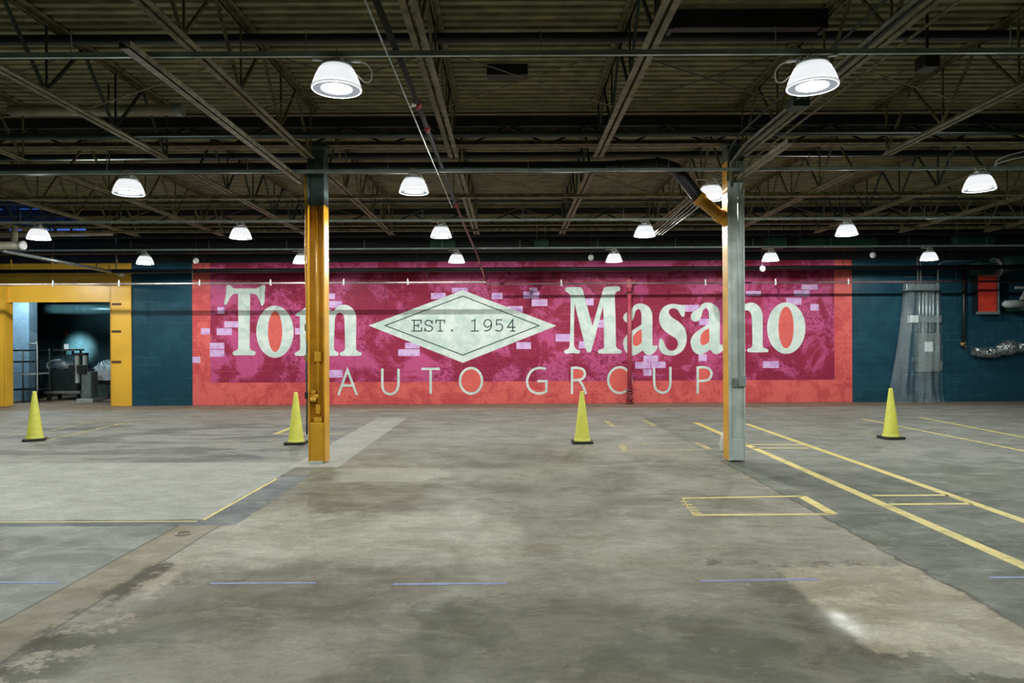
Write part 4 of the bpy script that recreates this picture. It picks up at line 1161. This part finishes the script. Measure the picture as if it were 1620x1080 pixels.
# ------------------------------------------------------------------ store room contents
Y = 26.0
a, b = at(40, 489, 24.0), at(200, 491, 24.0)
r = thing('round_duct', 'round teal duct under the ceiling of the store room', 'duct', a)
MB().tube([a, b + Vector((2, 0, 0))], .18, 18).build('tube', M('teal duct', (.10, .22, .24), .35, .3), r, smooth=True)
MB().tube([a + Vector((-.02, 0, 0)), a + Vector((.25, 0, 0))], .26, 18).build('elbow', BLACK, r, smooth=True)
MB().bar(a + Vector((1, 0, .1)), (a.x + 1, a.y, 4.4), .02).build('hanger_rod', STEELD, r)
wl = bpy.data.lights.new('work_light', 'SPOT'); wl.energy = 140; wl.color = (.75, .95, 1); wl.spot_size = math.radians(75); wl.spot_blend = 1.0; wl.shadow_soft_size = .1
wo = bpy.data.objects.new('work_light', wl); COL.objects.link(wo)
tp = at(123, 549, 28.0)
wo.location = tp + Vector((.1, -1.0, .05)); wo.rotation_euler = (Vector((0, 1, -.1))).to_track_quat('-Z', 'Y').to_euler()
pl = bpy.data.lights.new('store_light', 'POINT'); pl.energy = 330; pl.color = (.75, .92, 1); pl.shadow_soft_size = .3
po_ = bpy.data.objects.new('store_light', pl); COL.objects.link(po_); po_.location = (at(30, 500, 21.3).x - .2, 21.4, 3.7)
# tall rack at left
r0 = at(20, 632, 21.6); Yk = 21.6
r = thing('storage_rack', 'dark metal storage rack with shelves at the left of the store room', 'rack', (r0.x, Yk, 0))
xk0, xk1 = at(15, 600, Yk).x, at(58, 600, Yk).x
for x in (xk0, (xk0 + xk1) / 2, xk1):
    for dy in (0, .6):
        MB().tube([(x, Yk + dy, 0), (x, Yk + dy, at(30, 552, Yk).z)], .022, 8).build('post', STEELG, r, smooth=True)
for v in (553, 571, 590, 615):
    z = at(30, v, Yk).z
    MB().span(xk0, xk1, Yk - .02, Yk + .62, z - .05, z).build('shelf', BINM if v != 590 else GREY, r)
tp_ = at(60, 545, Yk)
MB().tube(open3([(xk1 - .25, Yk, tp_.z + .02), (xk1 - .05, Yk, tp_.z + .02), (xk1 + .02, Yk, tp_.z - .06), (xk1 + .02, Yk, .3)]), .025, 8).build('rail', GALV, r, smooth=True)
# dark tub dolly
Yd = 22.45
a, b = at(70, 622, Yd), at(126, 590, Yd)
r = thing('tub_cart', 'black tub cart on casters in the middle of the store room opening', 'cart', (a.x, Yd, 0))
m = MB(); z0, z1 = .32, 1.0
lo_ = [(a.x + .1, Yd), (b.x - .1, Yd), (b.x - .1, Yd + .7), (a.x + .1, Yd + .7)]
hi_ = [(a.x - .1, Yd - .05), (b.x + .05, Yd - .05), (b.x + .05, Yd + .75), (a.x - .1, Yd + .75)]
m.add([(p[0], p[1], z0) for p in lo_] + [(p[0], p[1], z1) for p in hi_], [(3, 2, 1, 0), (0, 1, 5, 4), (1, 2, 6, 5), (2, 3, 7, 6), (3, 0, 4, 7)])
m.build('tub', BINM, r)
MB().span(a.x, b.x, Yd, Yd + .7, .22, .31).build('chassis', GALV, r)
for x in (a.x + .1, b.x - .1):
    for dy in (.08, .62):
        MB().tube([(x - .02, Yd + dy, .10), (x + .02, Yd + dy, .10)], .10, 14).bar((x, Yd + dy, .1), (x, Yd + dy, .23), .04).build('caster', BLACK, r, smooth=True)
hd = MB().tube(open3([(a.x + .05, Yd + .3, .9), (a.x - .1, Yd + .3, 1.15), (a.x + .25, Yd + .3, 1.3), (a.x + .8, Yd + .3, 1.18)]), .03, 8)
hd.build('handle', GALV, r, smooth=True)
tz = 1.0
ht = thing('black_tarp', 'dark crumpled tarp heaped on the black tub cart', 'tarp', (a.x + .7, Yd + .35, 1.0))
tm = MB().lathe([(.52, .0), (.50, .08), (.36, .22), (.16, .28), (.001, .29)], (a.x + .50, Yd + .35, 1.02), 22)
tm.v = [(x, Yd + .35 + (y - Yd - .35) * .6 + .02 * math.sin(23 * x), max(1.002, z + .03 * math.sin(17 * x + 11 * y))) for x, y, z in tm.v]
tm.build('cloth', M('dark tarp', (.02, .03, .035), .5), ht, smooth=True)
# grey pump stand
Yp = 21.6
a, b = at(128.5, 632, Yp), at(143, 588, Yp)
r = thing('pump_stand', 'grey pedestal machine with twin upright gauges beside the tub cart', 'machine', (a.x, Yp, 0))
MB().span(a.x, b.x, Yp, Yp + .4, .12, b.z).build('pedestal', M('pedestal grey green', (.12, .16, .15), .5), r, bevel=.02)
MB().span(a.x - .12, b.x + .1, Yp - .05, Yp + .5, 0, .12).build('base', GREY, r, bevel=.01)
for u in (121, 133):
    x = at(u, 570, Yp).x
    MB().span(x - .05, x + .05, Yp, Yp + .1, b.z - .35, at(u, 562, Yp).z).build('upright', GREY, r, bevel=.01)
q0, q1 = at(117, 561, Yp), at(136, 558, Yp)
MB().span(q0.x, q1.x, Yp - .02, Yp + .14, q0.z - .02, q1.z).build('crossbar', BLACK, r)
for u in (115, 128, 134):
    x = at(u, 583, Yp)
    MB().span(x.x - .08, x.x + .08, Yp - .1, Yp, x.z - .14, x.z + .12).build('gauge', BLACK, r, bevel=.02)
# long white bench with bags
Yb = 23.35
a, b = at(139, 602, Yb), at(190, 584, Yb)
r = thing('work_bench', 'pale grey bench with white front at the right of the store room', 'bench', (a.x, Yb, 0))
MB().span(a.x, b.x + 1.5, Yb, Yb + .8, a.z, b.z).build('front_panel', M('pale grey bench', (.34, .37, .40), .5), r, bevel=.01)
MB().span(a.x + .03, b.x + 1.5, Yb + .02, Yb + .78, a.z - .12, a.z).build('painted_shade_strip', BLACK, r)  # solid black strip stands in for the shade below the front panel
MB().span(a.x + .05, b.x + 1.5, Yb + .05, Yb + .75, 0, a.z - .12).build('plinth', M('bench teal base', (.08, .12, .125), .5), r)
def heap():
    nx, ny = 46, 22; vs = []; fs = []
    rn = random.Random(11)
    ks = [(rn.uniform(6, 22), rn.uniform(6, 22), rn.uniform(0, 6.3)) for _ in range(7)]
    xa, xb, ya, yb = a.x + .03, b.x + .15, Yb + .06, Yb + .72
    for j in range(ny + 1):
        for i in range(nx + 1):
            p, q = i / nx, j / ny
            x, y = xa + (xb - xa) * p, ya + (yb - ya) * q
            env = min(1, 5 * min(p, 1 - p)) * math.sin(math.pi * min(1, q * 1.05)) ** .45 * (.55 + .45 * p)
            w = sum(abs(math.sin(kx * p * 2.2 + ky * q + c)) for kx, ky, c in ks) / 7
            vs.append((x, y, b.z + .002 + max(0, env * (.12 + .42 * w))))
    for j in range(ny):
        for i in range(nx):
            t = j * (nx + 1) + i
            fs.append((t, t + 1, t + nx + 2, t + nx + 1))
    return MB().add(vs, fs)
tag(heap().build('plastic_wrap', M('pale crumpled plastic', (.34, .45, .50), .25, 0, .35, 7)), 'pale blue crumpled plastic wrap heaped on the store room bench', 'plastic wrap')
# pale table with a white panel at the back, glow set in its material
Yt = 26.5
a, b = at(84, 552, Yt), at(118, 560, Yt)
r = thing('side_table', 'narrow pale table against the back of the store room', 'table', (a.x, Yt, 0))
MB().span(a.x, b.x, Yt, Yt + .6, a.z - .07, a.z).build('table_top', M('pale bench top', (.55, .62, .62), .5), r)
for x in (a.x + .1, b.x - .1):
    for dy in (.06, .54): MB().span(x - .03, x + .03, Yt + dy - .03, Yt + dy + .03, 0, a.z - .07).build('leg', STEELG, r)
k = N('glowing white panel'); k.b.inputs['Base Color'].default_value = (.8, .85, .85, 1)
k.b.inputs['Emission Color'].default_value = (.8, .95, 1, 1); k.b.inputs['Emission Strength'].default_value = .55
p, q = at(96, 551.5, Yt), at(102, 544, Yt)
tag(MB().span(p.x, q.x, Yt + .2, Yt + .26, a.z, q.z).build('glow_panel', k.m, bevel=.005), 'small bright white panel standing on the store room table', 'screen')
p = at(105, 526, 27.9)
tag(MB().lathe([(.001, -.1), (.08, -.08), (.08, .06), (.001, .1)], (p.x, 27.9, p.z), 12).build('red_beacon', RED, smooth=True), 'small red light on the store room back wall', 'beacon')
p, q = at(62, 590, 25.5), at(122, 561, 25.5)
r = thing('blue_cabinet', 'blue grey cabinet at the back of the store room', 'cabinet', (p.x, 25.5, 0))
MB().span(p.x, q.x, 25.5, 26.2, 0, q.z).build('body', M('blue grey cabinet', (.07, .14, .18), .5), r, bevel=.01)
for i in range(3):
    x = p.x + (q.x - p.x) * (i + .06) / 3
    MB().span(x, x + (q.x - p.x) * .29, 25.48, 25.5, .1, q.z - .06).build('door', M('blue grey cabinet'), r, bevel=.004)
